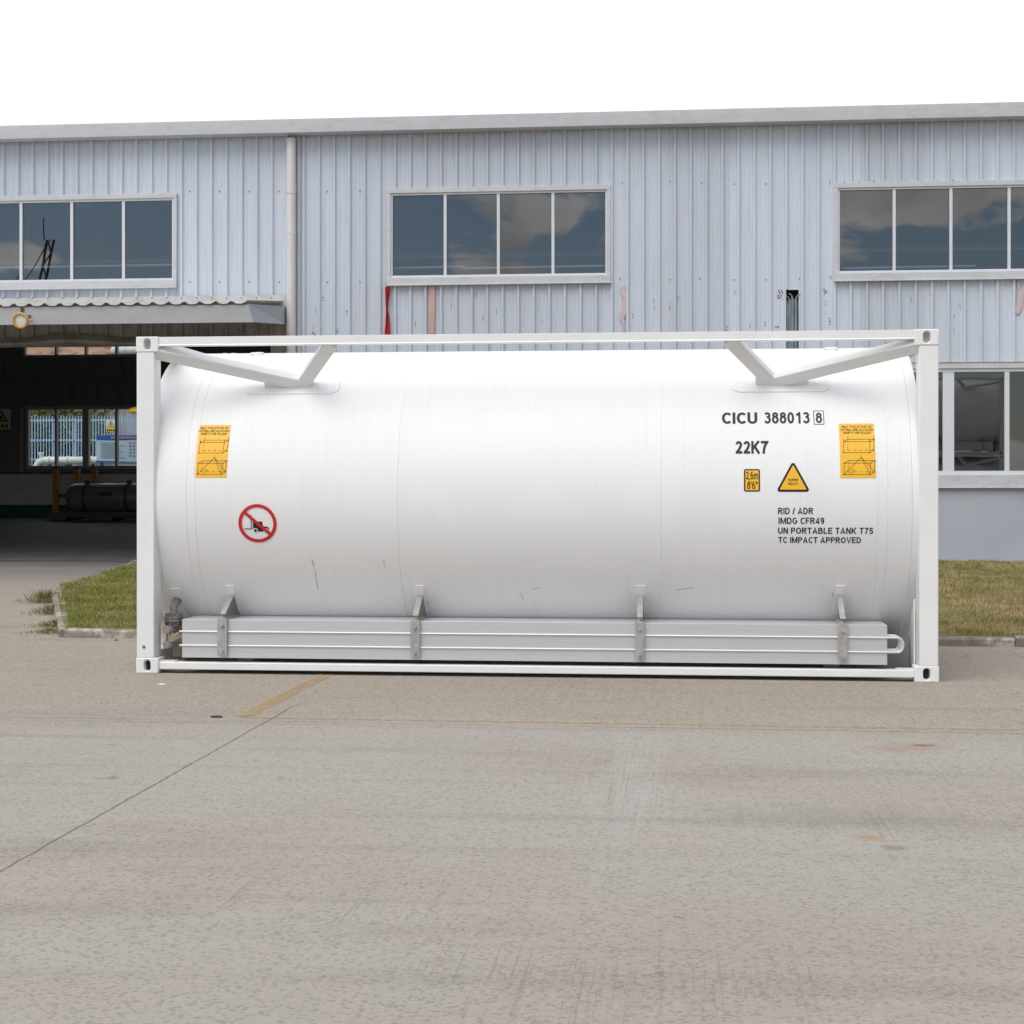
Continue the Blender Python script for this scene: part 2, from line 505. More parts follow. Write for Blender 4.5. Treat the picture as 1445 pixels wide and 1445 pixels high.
def worn_paint(name, col, lo, hi, amt=1.0):
    m = bpy.data.materials.new(name)
    m.use_nodes = True
    n = m.node_tree
    b = n.nodes['Principled BSDF']
    o = n.nodes['Material Output']
    b.inputs['Base Color'].default_value = tuple(col) + (1,)
    b.inputs['Roughness'].default_value = 0.8
    co = n.nodes.new("ShaderNodeTexCoord")
    t = n.nodes.new("ShaderNodeTexNoise")
    t.inputs['Scale'].default_value = 14
    t.inputs['Detail'].default_value = 9
    t.inputs['Roughness'].default_value = 0.75
    n.links.new(co.outputs['Object'], t.inputs['Vector'])
    r = n.nodes.new("ShaderNodeMapRange")
    r.inputs['From Min'].default_value = lo
    r.inputs['From Max'].default_value = hi
    r.inputs['To Max'].default_value = amt
    n.links.new(t.outputs['Fac'], r.inputs['Value'])
    tr = n.nodes.new("ShaderNodeBsdfTransparent")
    mxn = n.nodes.new("ShaderNodeMixShader")
    n.links.new(r.outputs['Result'], mxn.inputs['Fac'])
    n.links.new(tr.outputs[0], mxn.inputs[1])
    n.links.new(b.outputs[0], mxn.inputs[2])
    n.links.new(mxn.outputs[0], o.inputs['Surface'])
    return m


def two_noise(name, stops, scale, rough=0.9, detail=5):
    m, n, b = newmat(name)
    co = n.nodes.new("ShaderNodeTexCoord")
    t = n.nodes.new("ShaderNodeTexNoise")
    t.inputs['Scale'].default_value = scale
    t.inputs['Detail'].default_value = detail
    t.inputs['Roughness'].default_value = 0.65
    n.links.new(co.outputs['Object'], t.inputs['Vector'])
    r = n.nodes.new("ShaderNodeValToRGB")
    r.color_ramp.elements[0].position, r.color_ramp.elements[0].color = stops[0][0], stops[0][1] + (1,)
    r.color_ramp.elements[1].position, r.color_ramp.elements[1].color = stops[-1][0], stops[-1][1] + (1,)
    for p_, c_ in stops[1:-1]:
        el = r.color_ramp.elements.new(p_)
        el.color = c_ + (1,)
    n.links.new(t.outputs['Fac'], r.inputs['Fac'])
    n.links.new(r.outputs['Color'], b.inputs['Base Color'])
    b.inputs['Roughness'].default_value = rough
    b.inputs['Specular IOR Level'].default_value = 0.2
    return m


M['ground'] = ground_mat()
M['floor'] = two_noise('workshop_floor', [(0.3, (0.17, 0.165, 0.165)), (0.7, (0.25, 0.245, 0.24))], 1.2, 0.7)
M['line_y'] = worn_paint('yellow_line_paint', (0.50, 0.34, 0.13), 0.40, 0.62, 0.82)
M['line_f'] = worn_paint('faded_yellow_paint', (0.52, 0.35, 0.13), 0.42, 0.62, 0.6)
M['soil'] = two_noise('lawn_soil', [(0.3, (0.15, 0.12, 0.06)), (0.55, (0.20, 0.155, 0.08)), (0.75, (0.27, 0.205, 0.12))], 5)
M['grass_g'] = two_noise('green_grass', [(0.30, (0.15, 0.195, 0.03)), (0.50, (0.23, 0.245, 0.06)), (0.70, (0.42, 0.35, 0.16))], 2.6)
M['grass_d'] = two_noise('dry_grass', [(0.32, (0.16, 0.19, 0.035)), (0.45, (0.29, 0.26, 0.10)), (0.66, (0.48, 0.38, 0.20))], 2.2)


# ------------------------------------------------------------------ helpers: meshes and objects
class MB:
    def __init__(s):
        s.v, s.f, s.m = [], [], []

    def add(s, vs, fs, mi=0):
        o = len(s.v)
        s.v += [tuple(v) for v in vs]
        s.f += [tuple(i + o for i in f) for f in fs]
        s.m += [mi] * len(fs)

    def box(s, lo, hi, mi=0):
        x0, y0, z0 = lo
        x1, y1, z1 = hi
        s.add([(x0, y0, z0), (x1, y0, z0), (x1, y1, z0), (x0, y1, z0), (x0, y0, z1), (x1, y0, z1), (x1, y1, z1), (x0, y1, z1)],
              [(0, 3, 2, 1), (4, 5, 6, 7), (0, 1, 5, 4), (1, 2, 6, 5), (2, 3, 7, 6), (3, 0, 4, 7)], mi)

    def bar(s, p0, p1, side, w, t, mi=0):
        """square bar from p0 to p1: w across 'side', t across the other direction"""
        p0, p1 = Vector(p0), Vector(p1)
        d = (p1 - p0).normalized()
        sd = Vector(side)
        sd = (sd - d * sd.dot(d)).normalized()
        o = d.cross(sd)
        vs = []
        for p in (p0, p1):
            for a_, b_ in ((-1, -1), (1, -1), (1, 1), (-1, 1)):
                vs.append(p + sd * (a_ * w / 2) + o * (b_ * t / 2))
        s.add(vs, [(3, 2, 1, 0), (4, 5, 6, 7), (0, 1, 5, 4), (1, 2, 6, 5), (2, 3, 7, 6), (3, 0, 4, 7)], mi)

    def tube(s, pts, r, n=12, mi=0, caps=True):
        pts = [Vector(p) for p in pts]
        rs = r if isinstance(r, (list, tuple)) else [r] * len(pts)
        rings = []
        prev = None
        for i, p in enumerate(pts):
            d = (pts[min(i + 1, len(pts) - 1)] - pts[max(i - 1, 0)])
            if d.length < 1e-9:
                d = Vector((0, 0, 1))
            d.normalize()
            if prev is None:
                ref = Vector((0, 0, 1)) if abs(d.z) < 0.9 else Vector((1, 0, 0))
                u = d.cross(ref).normalized()
            else:
                u = (prev - d * prev.dot(d)).normalized()
            prev = u
            w = d.cross(u)
            rings.append([p + (u * math.cos(2 * math.pi * k / n) + w * math.sin(2 * math.pi * k / n)) * rs[i] for k in range(n)])
        vs = [v for g in rings for v in g]
        fs = []
        for i in range(len(rings) - 1):
            for k in range(n):
                k2 = (k + 1) % n
                fs.append((i * n + k, i * n + k2, (i + 1) * n + k2, (i + 1) * n + k))
        if caps:
            fs.append(tuple(reversed(range(n))))
            fs.append(tuple((len(rings) - 1) * n + k for k in range(n)))
        s.add(vs, fs, mi)

    def prism(s, poly, axis, a0, a1, mi=0):
        """extrude a 2D polygon along axis 'x','y','z' (the polygon gives the other two coordinates in order)"""
        def mk(p, a_):
            return {'x': (a_, p[0], p[1]), 'y': (p[0], a_, p[1]), 'z': (p[0], p[1], a_)}[axis]
        n = len(poly)
        vs = [mk(p, a0) for p in poly] + [mk(p, a1) for p in poly]
        fs = [tuple(range(n)), tuple(reversed(range(n, 2 * n)))]
        fs += [(i, i + n, (i + 1) % n + n, (i + 1) % n) for i in range(n)]
        s.add(vs, fs, mi)

    def build(s, name, mats, parent=None, smooth=35, bevel=0.0, seg=2):
        me = bpy.data.meshes.new(name)
        me.from_pydata(s.v, [], s.f)
        if not isinstance(mats, (list, tuple)):
            mats = [mats]
        for m in mats:
            me.materials.append(M[m] if isinstance(m, str) else m)
        if max(s.m or [0]) > 0:
            me.polygons.foreach_set('material_index', s.m)
        bm = bmesh.new()
        bm.from_mesh(me)
        bmesh.ops.recalc_face_normals(bm, faces=bm.faces)
        bm.to_mesh(me)
        bm.free()
        if smooth:
            me.shade_smooth()
            me.set_sharp_from_angle(angle=R(smooth))
        o = bpy.data.objects.new(name, me)
        COL.objects.link(o)
        if parent:
            o.parent = parent
        if bevel:
            b = o.modifiers.new('bevel', 'BEVEL')
            b.width = bevel
            b.segments = seg
            b.limit_method = 'ANGLE'
            b.angle_limit = R(40)
            b.harden_normals = False
        return o


def tag(o, label=None, cat=None, group=None, kind=None):
    if label:
        o['label'] = label
    if cat:
        o['category'] = cat
    if group:
        o['group'] = group
    if kind:
        o['kind'] = kind
    return o


def thing(name, loc, label, cat, group=None):
    o = bpy.data.objects.new(name, None)
    o.empty_display_size = 0.2
    o.location = loc
    COL.objects.link(o)
    bpy.context.view_layer.update()
    return tag(o, label, cat, group)


def part(mb, name, mats, parent, **k):
    """parts are modelled in world coordinates; shift them so that they sit under their thing"""
    off = Vector(parent.matrix_world.translation)
    root = parent
    while root.parent:
        root = root.parent
    off = Vector(root.location)
    mb.v = [tuple(Vector(v) - off) for v in mb.v]
    return mb.build(name, mats, parent, **k)


def dup(o, parent=None, skip=()):
    c = o.copy()
    COL.objects.link(c)
    c.parent = parent
    for ch in [x for x in o.children if x.name.split('.')[0] not in skip]:
        dup(ch, c, skip)
    return c


# ================================================================== SETTING: ground, lawn, kerb
YF, YR = 12.5, 26.5                          # facade and rear wall of the workshop
g = MB()
ys = [-60, -30, -16, -10, -6, -3, 0, 2, SLOPE_Y, 6, 9, YF - 0.12]
xs = [-400, -60, -30, -18, -12, -8, -4, 0, 4, 8, 12, 20, 40, 400]
for Y in ys:
    for X in xs:
        g.v.append((X, Y, zg(Y)))
for i in range(len(ys) - 1):
    for j in range(len(xs) - 1):
        n_ = len(xs)
        g.f.append((i * n_ + j, i * n_ + j + 1, (i + 1) * n_ + j + 1, (i + 1) * n_ + j))
        g.m.append(0)
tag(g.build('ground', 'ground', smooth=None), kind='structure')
g = MB()
g.add([(-400, -400, -0.02), (400, -400, -0.02), (400, -60, 0), (-400, -60, 0)], [(0, 1, 2, 3)])
g.add([(-400, YF - 0.12, zg(YF) - 0.05), (400, YF - 0.12, zg(YF) - 0.05), (400, YR + 0.4, 0.55), (-400, YR + 0.4, 0.55)], [(0, 1, 2, 3)])
g.add([(-400, YR + 0.4, 0.755), (400, YR + 0.4, 0.755), (400, 600, 1.1), (-400, 600, 1.1)], [(0, 1, 2, 3)])
tag(g.build('terrain', two_noise('earth', [(0.3, (0.10, 0.10, 0.06)), (0.7, (0.16, 0.145, 0.10))], 0.5), smooth=None), kind='structure')

# worn yellow parking lines
g = MB()
ln = [G(340, 1010), G(364, 1010), G(464, 951), G(438, 951)]
xl0, xl1 = -1.625, -1.515
n = 24
for i in range(n + 1):
    Y = -2.30 + 4.8 * i / n
    j = 0.008 * mnoise.noise((0, Y * 3, 1))
    sk = 0.03 * (Y + 2.3) / 2.3
    g.v += [(xl0 + j + sk, Y, 0.004), (xl1 + j + sk, Y, 0.004)]
for i in range(n):
    g.f.append((2 * i, 2 * i + 1, 2 * i + 3, 2 * i + 2))
    g.m.append(0)
tag(g.build('parking_line', 'line_y', smooth=None), kind='structure')
g = MB()
n = 60
for i in range(n + 1):
    X = -1.6 + 8.4 * i / n
    Yc = -2.33 - 0.010 * X + 0.012 * mnoise.noise((X * 1.3, 5, 1))
    w = 0.045 + 0.012 * mnoise.noise((X * 2.3, 9, 1))
    g.v += [(X, Yc - w, 0.004), (X, Yc + w, 0.004)]
for i in range(n):
    g.f.append((2 * i, 2 * i + 2, 2 * i + 3, 2 * i + 1))
    g.m.append(0)
tag(g.build('faded_parking_line', 'line_f', smooth=None), kind='structure')

# lawn bed with its kerb
YK = 2.90
KH = 0.09
pc = G(93, 899)
pl = [Vector((pc.x, YK, 0)), G(80, 846), G(86, 836), G(132, 822), G(186, 802), G(262, 788)]
pl[5] = pl[3] + (pl[4] - pl[3]) * ((YF - 0.32 - pl[3].y) / (pl[4].y - pl[3].y))
print('lawn', [tuple(round(q, 2) for q in p) for p in pl])
edge = [Vector((p.x, p.y)) for p in pl]
XR = 13.0
poly2 = edge + [Vector((XR, YF - 0.32)), Vector((XR, YK))]


def inside(x, y, pg=poly2):
    c = False
    j = len(pg) - 1
    for i in range(len(pg)):
        a_, b_ = pg[i], pg[j]
        if (a_.y > y) != (b_.y > y) and x < (b_.x - a_.x) * (y - a_.y) / (b_.y - a_.y) + a_.x:
            c = not c
        j = i
    return c


def zlawn(x, y):
    return zg(y) + KH - 0.012 + 0.03 * mnoise.noise((x * 0.5, y * 0.5, 0)) * min(1, max(0, (y - YK - 0.2)))


bm = bmesh.new()
vs = [bm.verts.new((p.x, p.y, 0)) for p in poly2]
bm.faces.new(vs)
for k in range(1, 40):
    geom = bm.verts[:] + bm.edges[:] + bm.faces[:]
    bmesh.ops.bisect_plane(bm, geom=geom, plane_co=(0, YK + 0.25 * k, 0), plane_no=(0, 1, 0))
for k in range(-16, 26):
    geom = bm.verts[:] + bm.edges[:] + bm.faces[:]
    bmesh.ops.bisect_plane(bm, geom=geom, plane_co=(k * 0.5, 0, 0), plane_no=(1, 0, 0))
for v in bm.verts:
    v.co.z = zlawn(v.co.x, v.co.y)
me = bpy.data.meshes.new('lawn')
bm.to_mesh(me)
bm.free()
me.materials.append(M['soil'])
me.shade_smooth()
o = bpy.data.objects.new('lawn', me)
COL.objects.link(o)
tag(o, kind='structure')

kb = MB()


def kerb_run(pts, w=0.11, hj=0.012):
    for a_, b_ in zip(pts[:-1], pts[1:]):
        d = (b_ - a_)
        L_ = d.length
        d.normalize()
        nrm = Vector((-d.y, d.x))
        k = max(1, int(round(L_ / 0.75)))
        for i in range(k):
            q0, q1 = a_ + d * (L_ * i / k + 0.004), a_ + d * (L_ * (i + 1) / k - 0.004)
            dz0, dz1 = random.uniform(-hj, hj), random.uniform(-hj, hj)
            off = nrm * random.uniform(-0.01, 0.01)
            vs_ = []
            m_ = 6
            for j in range(m_ + 1):
                q = q0.lerp(q1, j / m_) + off
                zb = zg(q.y)
                ht = KH + dz0 + (dz1 - dz0) * j / m_ + 0.008 * mnoise.noise((q.x * 6, q.y * 6, 3))
                fr = 0.012 * mnoise.noise((q.x * 5, q.y * 5, 8))
                o_ = q - nrm * (w / 2 + fr)
                i_ = q + nrm * (w / 2)
                t_ = q - nrm * (w / 2 + fr - 0.018)
                vs_ += [(o_.x, o_.y, zb - 0.05), (o_.x, o_.y, zb + ht - 0.02), (t_.x, t_.y, zb + ht), (i_.x, i_.y, zb + ht), (i_.x, i_.y, zb - 0.05)]
            fs_ = []
            for j in range(m_):
                for e_ in range(5):
                    e2 = (e_ + 1) % 5
                    fs_.append((j * 5 + e_, j * 5 + e2, (j + 1) * 5 + e2, (j + 1) * 5 + e_))
            fs_ += [(0, 1, 2, 3, 4), tuple(m_ * 5 + q for q in (4, 3, 2, 1, 0))]
            kb.add(vs_, fs_)


kerb_run([Vector((XR, YK)), Vector((edge[0].x, YK))][::-1])
kerb_run([edge[i] for i in (5, 4, 3, 2, 1, 0)])
tag(kb.build('kerb', 'kerb', smooth=30), kind='structure')


def grass(name, matk, xr, yr, dens, hmin, hmax, seed):
    rng = np.random.default_rng(seed)
    area = (xr[1] - xr[0]) * (yr[1] - yr[0])
    N = int(area * dens)
    xs_, ys_ = rng.uniform(*xr, N), rng.uniform(*yr, N)
    keep = [i for i in range(N) if inside(xs_[i], ys_[i]) and (mnoise.noise((xs_[i] * 1.6, ys_[i] * 1.6, seed)) > -0.22 or rng.random() < 0.3)]
    V, Fc = [], []
    for i in keep:
        x, y = xs_[i], ys_[i]
        if y < YK + 0.07:
            continue
        z = zlawn(x, y) - 0.004
        cl = 0.75 + 0.6 * mnoise.noise((x * 2.2, y * 2.2, 4))
        h = rng.uniform(hmin, hmax) * max(cl, 0.35) * (1.9 if rng.random() < 0.03 else 1.0)
        a_ = rng.uniform(0, 6.283)
        w = rng.uniform(0.002, 0.0045)
        le = rng.uniform(0.2, 0.95) * h
        la = rng.uniform(0, 6.283)
        dx, dy = math.cos(a_) * w, math.sin(a_) * w
        lx, ly = math.cos(la) * le, math.sin(la) * le
        b_ = len(V)
        V += [(x - dx, y - dy, z), (x + dx, y + dy, z), (x + lx * .4 + dx * .7, y + ly * .4 + dy * .7, z + h * .6),
              (x + lx * .4 - dx * .7, y + ly * .4 - dy * .7, z + h * .6), (x + lx, y + ly, z + h)]
        Fc += [(b_, b_ + 1, b_ + 2, b_ + 3), (b_ + 3, b_ + 2, b_ + 4)]
    me_ = bpy.data.meshes.new(name)
    me_.from_pydata(V, [], Fc)
    me_.materials.append(M[matk])
    ob = bpy.data.objects.new(name, me_)
    COL.objects.link(ob)
    return ob


tag(grass('green_grass', 'grass_g', (-8.0, -3.6), (YK, YF - 0.1), 2700, 0.03, 0.07, 3), 'short green grass on the lawn corner left of the white tank', 'grass', kind='stuff')
tag(grass('dry_grass', 'grass_d', (2.0, 10.0), (YK, YF - 0.1), 2300, 0.025, 0.065, 4), 'dry yellowish grass on the lawn right of the white tank', 'grass', kind='stuff')
tag(grass('sparse_grass', 'grass_d', (-3.6, 2.0), (YK, YF - 0.1), 250, 0.03, 0.07, 5), 'thin grass on the lawn strip behind the white tank', 'grass', kind='stuff')

# ================================================================== WORKSHOP
bld = thing('factory_building', (0, YF, zg(YF)), 'long pale blue ribbed metal workshop with windows and an open doorway', 'building')
XL, XRW = -16.0, 13.0
ZE = P(722, 186, YF).z                       # eaves
zb0 = zg(YF)


def W_(px, py):
    p = P(px, py, YF)
    return p.x, p.z


# openings in the facade: (x0, x1, z0, z1)
def opening(px0, py0, px1, py1):
    xa, za = W_(px0, py0)
    xb, zb = W_(px1, py1)
    return [xa, xb, min(za, zb), max(za, zb)]


win_left = [W_(-62, 282)[0], W_(247, 282)[0], W_(247, 397)[1], W_(247, 279)[1]]
win_mid = [W_(551, 270)[0], W_(858, 270)[0], W_(700, 392)[1], W_(700, 270)[1]]
win_right = [W_(1181, 262)[0], W_(1503, 262)[0], W_(1300, 386)[1], W_(1300, 263)[1]]
win_low = [W_(1015, 600)[0], W_(1640, 600)[0], W_(1385, 671)[1], W_(1385, 519)[1]]
hole = [W_(1109, 450)[0], W_(1127, 450)[0], W_(1118, 560)[1], W_(1118, 409)[1]]
door = [-14.5, W_(383, 600)[0], zb0 - 0.2, W_(100, 487)[1]]
XPIPE = W_(413, 400)[0]


def ribs(anchor, pitch, x0, x1):
    k0 = math.ceil((x0 - anchor) / pitch)
    r = []
    k = k0
    while anchor + k * pitch < x1:
        r.append(anchor + k * pitch)
        k += 1
    return r


def cladding(x0, x1, z0, z1, anchor, pitch, holes, Y, mb, mi=0, depth=0.042, grooves=True):
    pts = [(x0, 0), (x1, 0)]
    hs = [h for h in holes if h[1] > x0 and h[0] < x1]
    for r in ribs(anchor, pitch, x0 + 0.06, x1 - 0.06):
        pts += [(r - 0.036, 0), (r - 0.015, depth), (r + 0.015, depth), (r + 0.036, 0)]
        if grooves and r + pitch < x1 - 0.05:
            for q in (0.36, 0.64):
                c = r + pitch * q
                pts += [(c - 0.009, 0), (c, 0.0035), (c + 0.009, 0)]
    pts.sort()
    fx = [p[0] for p in pts]
    fd = [p[1] for p in pts]
    xs_ = sorted(set(fx + [h[0] for h in hs if x0 < h[0] < x1] + [h[1] for h in hs if x0 < h[1] < x1]))
    for a_, b_ in zip(xs_[:-1], xs_[1:]):
        if b_ - a_ < 1e-5:
            continue
        mid = (a_ + b_) / 2
        iv = [(z0, z1)]
        for h in hs:
            if h[0] <= mid <= h[1]:
                nv = []
                for s_, t_ in iv:
                    if h[2] > s_:
                        nv.append((s_, min(t_, h[2])))
                    if h[3] < t_:
                        nv.append((max(s_, h[3]), t_))
                iv = [q for q in nv if q[1] - q[0] > 1e-4]
        da, db = np.interp(a_, fx, fd), np.interp(b_, fx, fd)
        for s_, t_ in iv:
            mb.add([(a_, Y - da, s_), (b_, Y - db, s_), (b_, Y - db, t_), (a_, Y - da, t_)], [(0, 1, 2, 3)], mi)


PIT_R = (W_(1154.3, 400)[0] - W_(885.1, 400)[0]) / 12
PIT_L = (W_(277.6, 350)[0] - W_(26.2, 350)[0]) / 12
AN_R, AN_L = W_(1041.8, 400)[0], W_(277.6, 350)[0]
z_can = W_(380, 452)[1]
z_plinth = win_low[2]
c = MB()
holes = [win_left, win_mid, win_right, win_low, hole, door]
cladding(XL, XPIPE, z_can, ZE + 0.10, AN_L, PIT_L, holes, YF, c)
cladding(XPIPE, XRW, z_plinth - 0.05, ZE + 0.10, AN_R, PIT_R, holes, YF, c)


def screw(mb, px, py, r=0.010, mi=1, Y=YF, dep=0.012):
    x, z = W_(px, py)
    mb.tube([(x, Y + 0.004, z), (x, Y - dep, z)], r, 7, mi)


def sc_row(px0, px1, y0, y1, step, jit=1.0):
    x = px0
    while x < px1:
        t = (x - px0) / (px1 - px0)
        screw(c, x + random.uniform(-jit, jit), y0 + (y1 - y0) * t + random.uniform(-0.6, 0.6), random.uniform(0.007, 0.012))
        x += step


sc_row(4, 248, 275.5, 272, 21)
sc_row(556, 860, 266, 262, 22)
sc_row(1190, 1445, 257, 254, 22)
for yy in (270, 398):
    for xx in list(range(268, 395, 42)) + [462, 508]:
        screw(c, xx, yy)
for yy in (258, 393):
    for xx in (876, 910, 947, 988, 1036, 1081, 1128, 1172):
        screw(c, xx + random.uniform(-2, 2), yy + random.uniform(-2, 2), 0.009)
for _ in range(44):                           # pairs of old fixing holes low on the wall
    xx = random.choice([random.uniform(428, 545), random.uniform(560, 870), random.uniform(885, 1180), random.uniform(885, 1180), random.uniform(1190, 1440)])
    yy = random.uniform(408, 466)
    if 1106 < xx < 1130:
        continue
    screw(c, xx, yy, random.uniform(0.006, 0.010), dep=0.008)
    screw(c, xx + random.uniform(-.8, .8), yy + 4, random.uniform(0.006, 0.010), dep=0.008)
for xx, yy in ((1099, 410), (1103, 410), (1100, 413), (1104, 413), (1098, 417), (1102, 417), (1098, 420), (1101, 420), (1095, 461), (1098, 461), (1163, 409), (1166, 411), (1164, 413), (441, 469), (444, 471)):
    screw(c, xx, yy, 0.011)
part(c, 'wall_cladding', ['clad', 'screw'], bld, smooth=20)

# soiled cladding over the doorway; its dark colour also paints in canopy shade
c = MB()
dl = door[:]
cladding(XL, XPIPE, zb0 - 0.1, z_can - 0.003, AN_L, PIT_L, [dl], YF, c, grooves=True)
part(c, 'door_lintel_cladding', ['clad_dirty_shaded'], bld, smooth=20)
# bent flashing along the head of the doorway
c = MB()
n = 40
z_l = door[3]
prof = []
for i in range(n + 1):
    X = -14.4 + (door[1] + 14.3) * i / n
    xb = W_(100, 485)[0]
    bend = 0.10 * max(0, 1 - abs(X - xb) / 0.75) + 0.02 * mnoise.noise((X * 2, 0, 0))
    tw = 0.04 * mnoise.noise((X * 1.5, 7, 0))
    prof.append([(X, YF - 0.06, z_l + 0.10 + bend), (X, YF - 0.16 - tw, z_l + 0.02 + bend * 0.7), (X, YF - 0.14 - tw, z_l - 0.01 + bend * 0.4), (X, YF + 0.12, z_l - 0.02)])
for q in prof:
    c.v += q
for i in range(n):
    for j in range(3):
        c.f.append((i * 4 + j, (i + 1) * 4 + j, (i + 1) * 4 + j + 1, i * 4 + j + 1))
        c.m.append(0)
part(c, 'bent_flashing', [mat('bent_flashing', (0.24, 0.225, 0.20), 0.6, var=0.25, vscale=3)], bld, smooth=60)
# jamb of the doorway and the rails of the folding door seen below it
c = MB()
c.box((door[1] - 0.005, YF + 0.03, zb0), (door[1] + 0.10, YF + 0.30, z_l + 0.3))
part(c, 'door_jamb', ['trim'], bld)


def window(op, px_mull, frame=0.045, depth=0.10, gm='glass_up', head=0.065, sillh=0.095, thick=None, lipx=0.042, fm='pvc'):
    x0, x1, z0, z1 = op
    # flashing round the opening, four mitred pieces standing proud of the ribs
    fl = MB()
    yo, yi = YF - 0.060, YF + 0.02
    a_, b_ = lipx, 0.012
    fl.box((x0 - a_, yo, z1 - 0.012), (x1 + a_, yi, z1 + head))
    fl.box((x0 - a_, yo - 0.02, z0 - sillh), (x1 + a_, yi, z0 + 0.012))
    fl.box((x0 - a_, yo + 0.003, z0 + 0.012), (x0 + b_, yi, z1 - 0.012))
    fl.box((x1 - b_, yo + 0.003, z0 + 0.012), (x1 + a_, yi, z1 - 0.012))
    fl.box((x0 - a_ - 0.01, yo - 0.035, z0 - sillh - 0.018), (x1 + a_ + 0.01, yi, z0 - sillh))
    w = part(fl, 'window', ['trim'], bld, bevel=0.004)
    fr = MB()
    yA, yB = YF - 0.035, YF + 0.035
    zi0, zi1 = z0 + 0.012, z1 - 0.012
    xi0, xi1 = x0 + 0.012, x1 - 0.012
    t = frame
    fr.box((xi0, yA, zi1 - t * 0.7), (xi1, yB, zi1))
    fr.box((xi0, yA, zi0), (xi1, yB, zi0 + t * 0.8))
    fr.box((xi0, yA + 0.002, zi0 + t * 0.8), (xi0 + t * 0.6, yB, zi1 - t * 0.7))
    fr.box((xi1 - t * 0.6, yA + 0.002, zi0 + t * 0.8), (xi1, yB, zi1 - t * 0.7))
    cuts = [xi0 + t * 0.6]
    for m_ in px_mull:
        pxm, wd = m_ if isinstance(m_, tuple) else (m_, frame)
        xm = W_(pxm, 330)[0]
        fr.box((xm - wd / 2, yA + 0.004, zi0 + t * 0.8), (xm + wd / 2, yB - 0.002, zi1 - t * 0.7))
        cuts += [xm - wd / 2, xm + wd / 2]
    cuts.append(xi1 - t * 0.6)
    part(fr, 'frame', [fm], w, bevel=0.003)
    for k in range(0, len(cuts), 2):
        pn = MB()
        tilt = random.uniform(-0.0012, 0.0012)
        xa, xb, za, zb_ = cuts[k], cuts[k + 1], zi0 + t * 0.8, zi1 - t * 0.7
        ym = YF + 0.004
        pn.add([(xa, ym - tilt, za), (xb, ym + tilt, za), (xb, ym + tilt, zb_), (xa, ym - tilt, zb_),
                (xa, ym - tilt + .006, za), (xb, ym + tilt + .006, za), (xb, ym + tilt + .006, zb_), (xa, ym - tilt + .006, zb_)],
               [(0, 1, 2, 3), (7, 6, 5, 4), (0, 4, 5, 1), (1, 5, 6, 2), (2, 6, 7, 3), (3, 7, 4, 0)])
        part(pn, 'pane', [gm], w, smooth=None)
    return w


window(win_left, [30.5, 102, 175])
window(win_mid, [628.5, 703.5, 780.5])
window(win_right, [1261.5, 1341.5, 1423.5])
window(win_low, [1090, 1170, 1250, (1338, 0.165), 1420.5, 1500, 1580], frame=0.07, gm='glass_low', head=0.075, sillh=0.17)
c = MB()                                       # rust line on the head flashing of the lower window
x0, x1 = win_low[0], win_low[1]
c.box((x0 - 0.06, YF - 0.068, win_low[3] + 0.075), (x1 + 0.06, YF - 0.005, win_low[3] + 0.083))
part(c, 'rusty_drip_edge', [mat('rusty_edge', (0.38, 0.29, 0.20), 0.8, var=0.3, vscale=5, dirt=(0.24, 0.14, 0.07), dirt_amt=0.9, dscale=4, dlo=.45, dhi=.6)], bld)

# plinth wall below
c = MB()
c.box((door[1] + 0.1, YF - 0.03, zb0 - 0.3), (XRW, YF + 0.22, z_plinth - 0.15))
part(c, 'plinth', ['plinth'], bld, bevel=0.01)
c = MB()
c.box((door[1] + 0.1, YF - 0.05, zb0 + 0.015), (XRW, YF - 0.03, zb0 + 0.035))
part(c, 'plinth_joint', ['dark'], bld)
c = MB()
c.box((door[1] + 0.1, YF - 0.30, zb0 - 0.2), (XRW, YF - 0.04, zb0 + 0.012))
part(c, 'footing', ['kerb'], bld, bevel=0.01)

# torn opening in the cladding with the curled inner sheets
hx0, hx1, hz0, hz1 = hole
c = MB()
c.box((hx0 - 0.02, YF + 0.16, hz0 - 0.02), (hx1 + 0.02, YF + 0.18, hz1 + 0.05))
part(c, 'hole_backing', ['dark'], bld)
c = MB()
wd = hx1 - hx0
for fx_, top, cv in ((0.10, 0.13, -1), (0.30, 0.085, -1), (0.52, 0.045, -1), (0.80, 0.06, 1)):
    x = hx0 + wd * fx_
    pts = [(x, YF + 0.06, hz0), (x + 0.004, YF + 0.05, hz1 - top - 0.25), (x, YF + 0.045, hz1 - top - 0.10)]
    for q in range(1, 6):
        aa = q / 5 * math.pi / 2
        pts.append((x + cv * 0.055 * (1 - math.cos(aa)), YF + 0.045 - 0.01 * q, hz1 - top - 0.10 + 0.09 * math.sin(aa)))
    c.tube(pts, [0.026] * 3 + [0.017, 0.013, 0.011, 0.010, 0.009], 8)
c.box((hx0 - 0.004, YF + 0.07, hz0), (hx1 + 0.004, YF + 0.08, hz1 - 0.14))
part(c, 'torn_inner_sheet', ['torn'], bld, smooth=60)

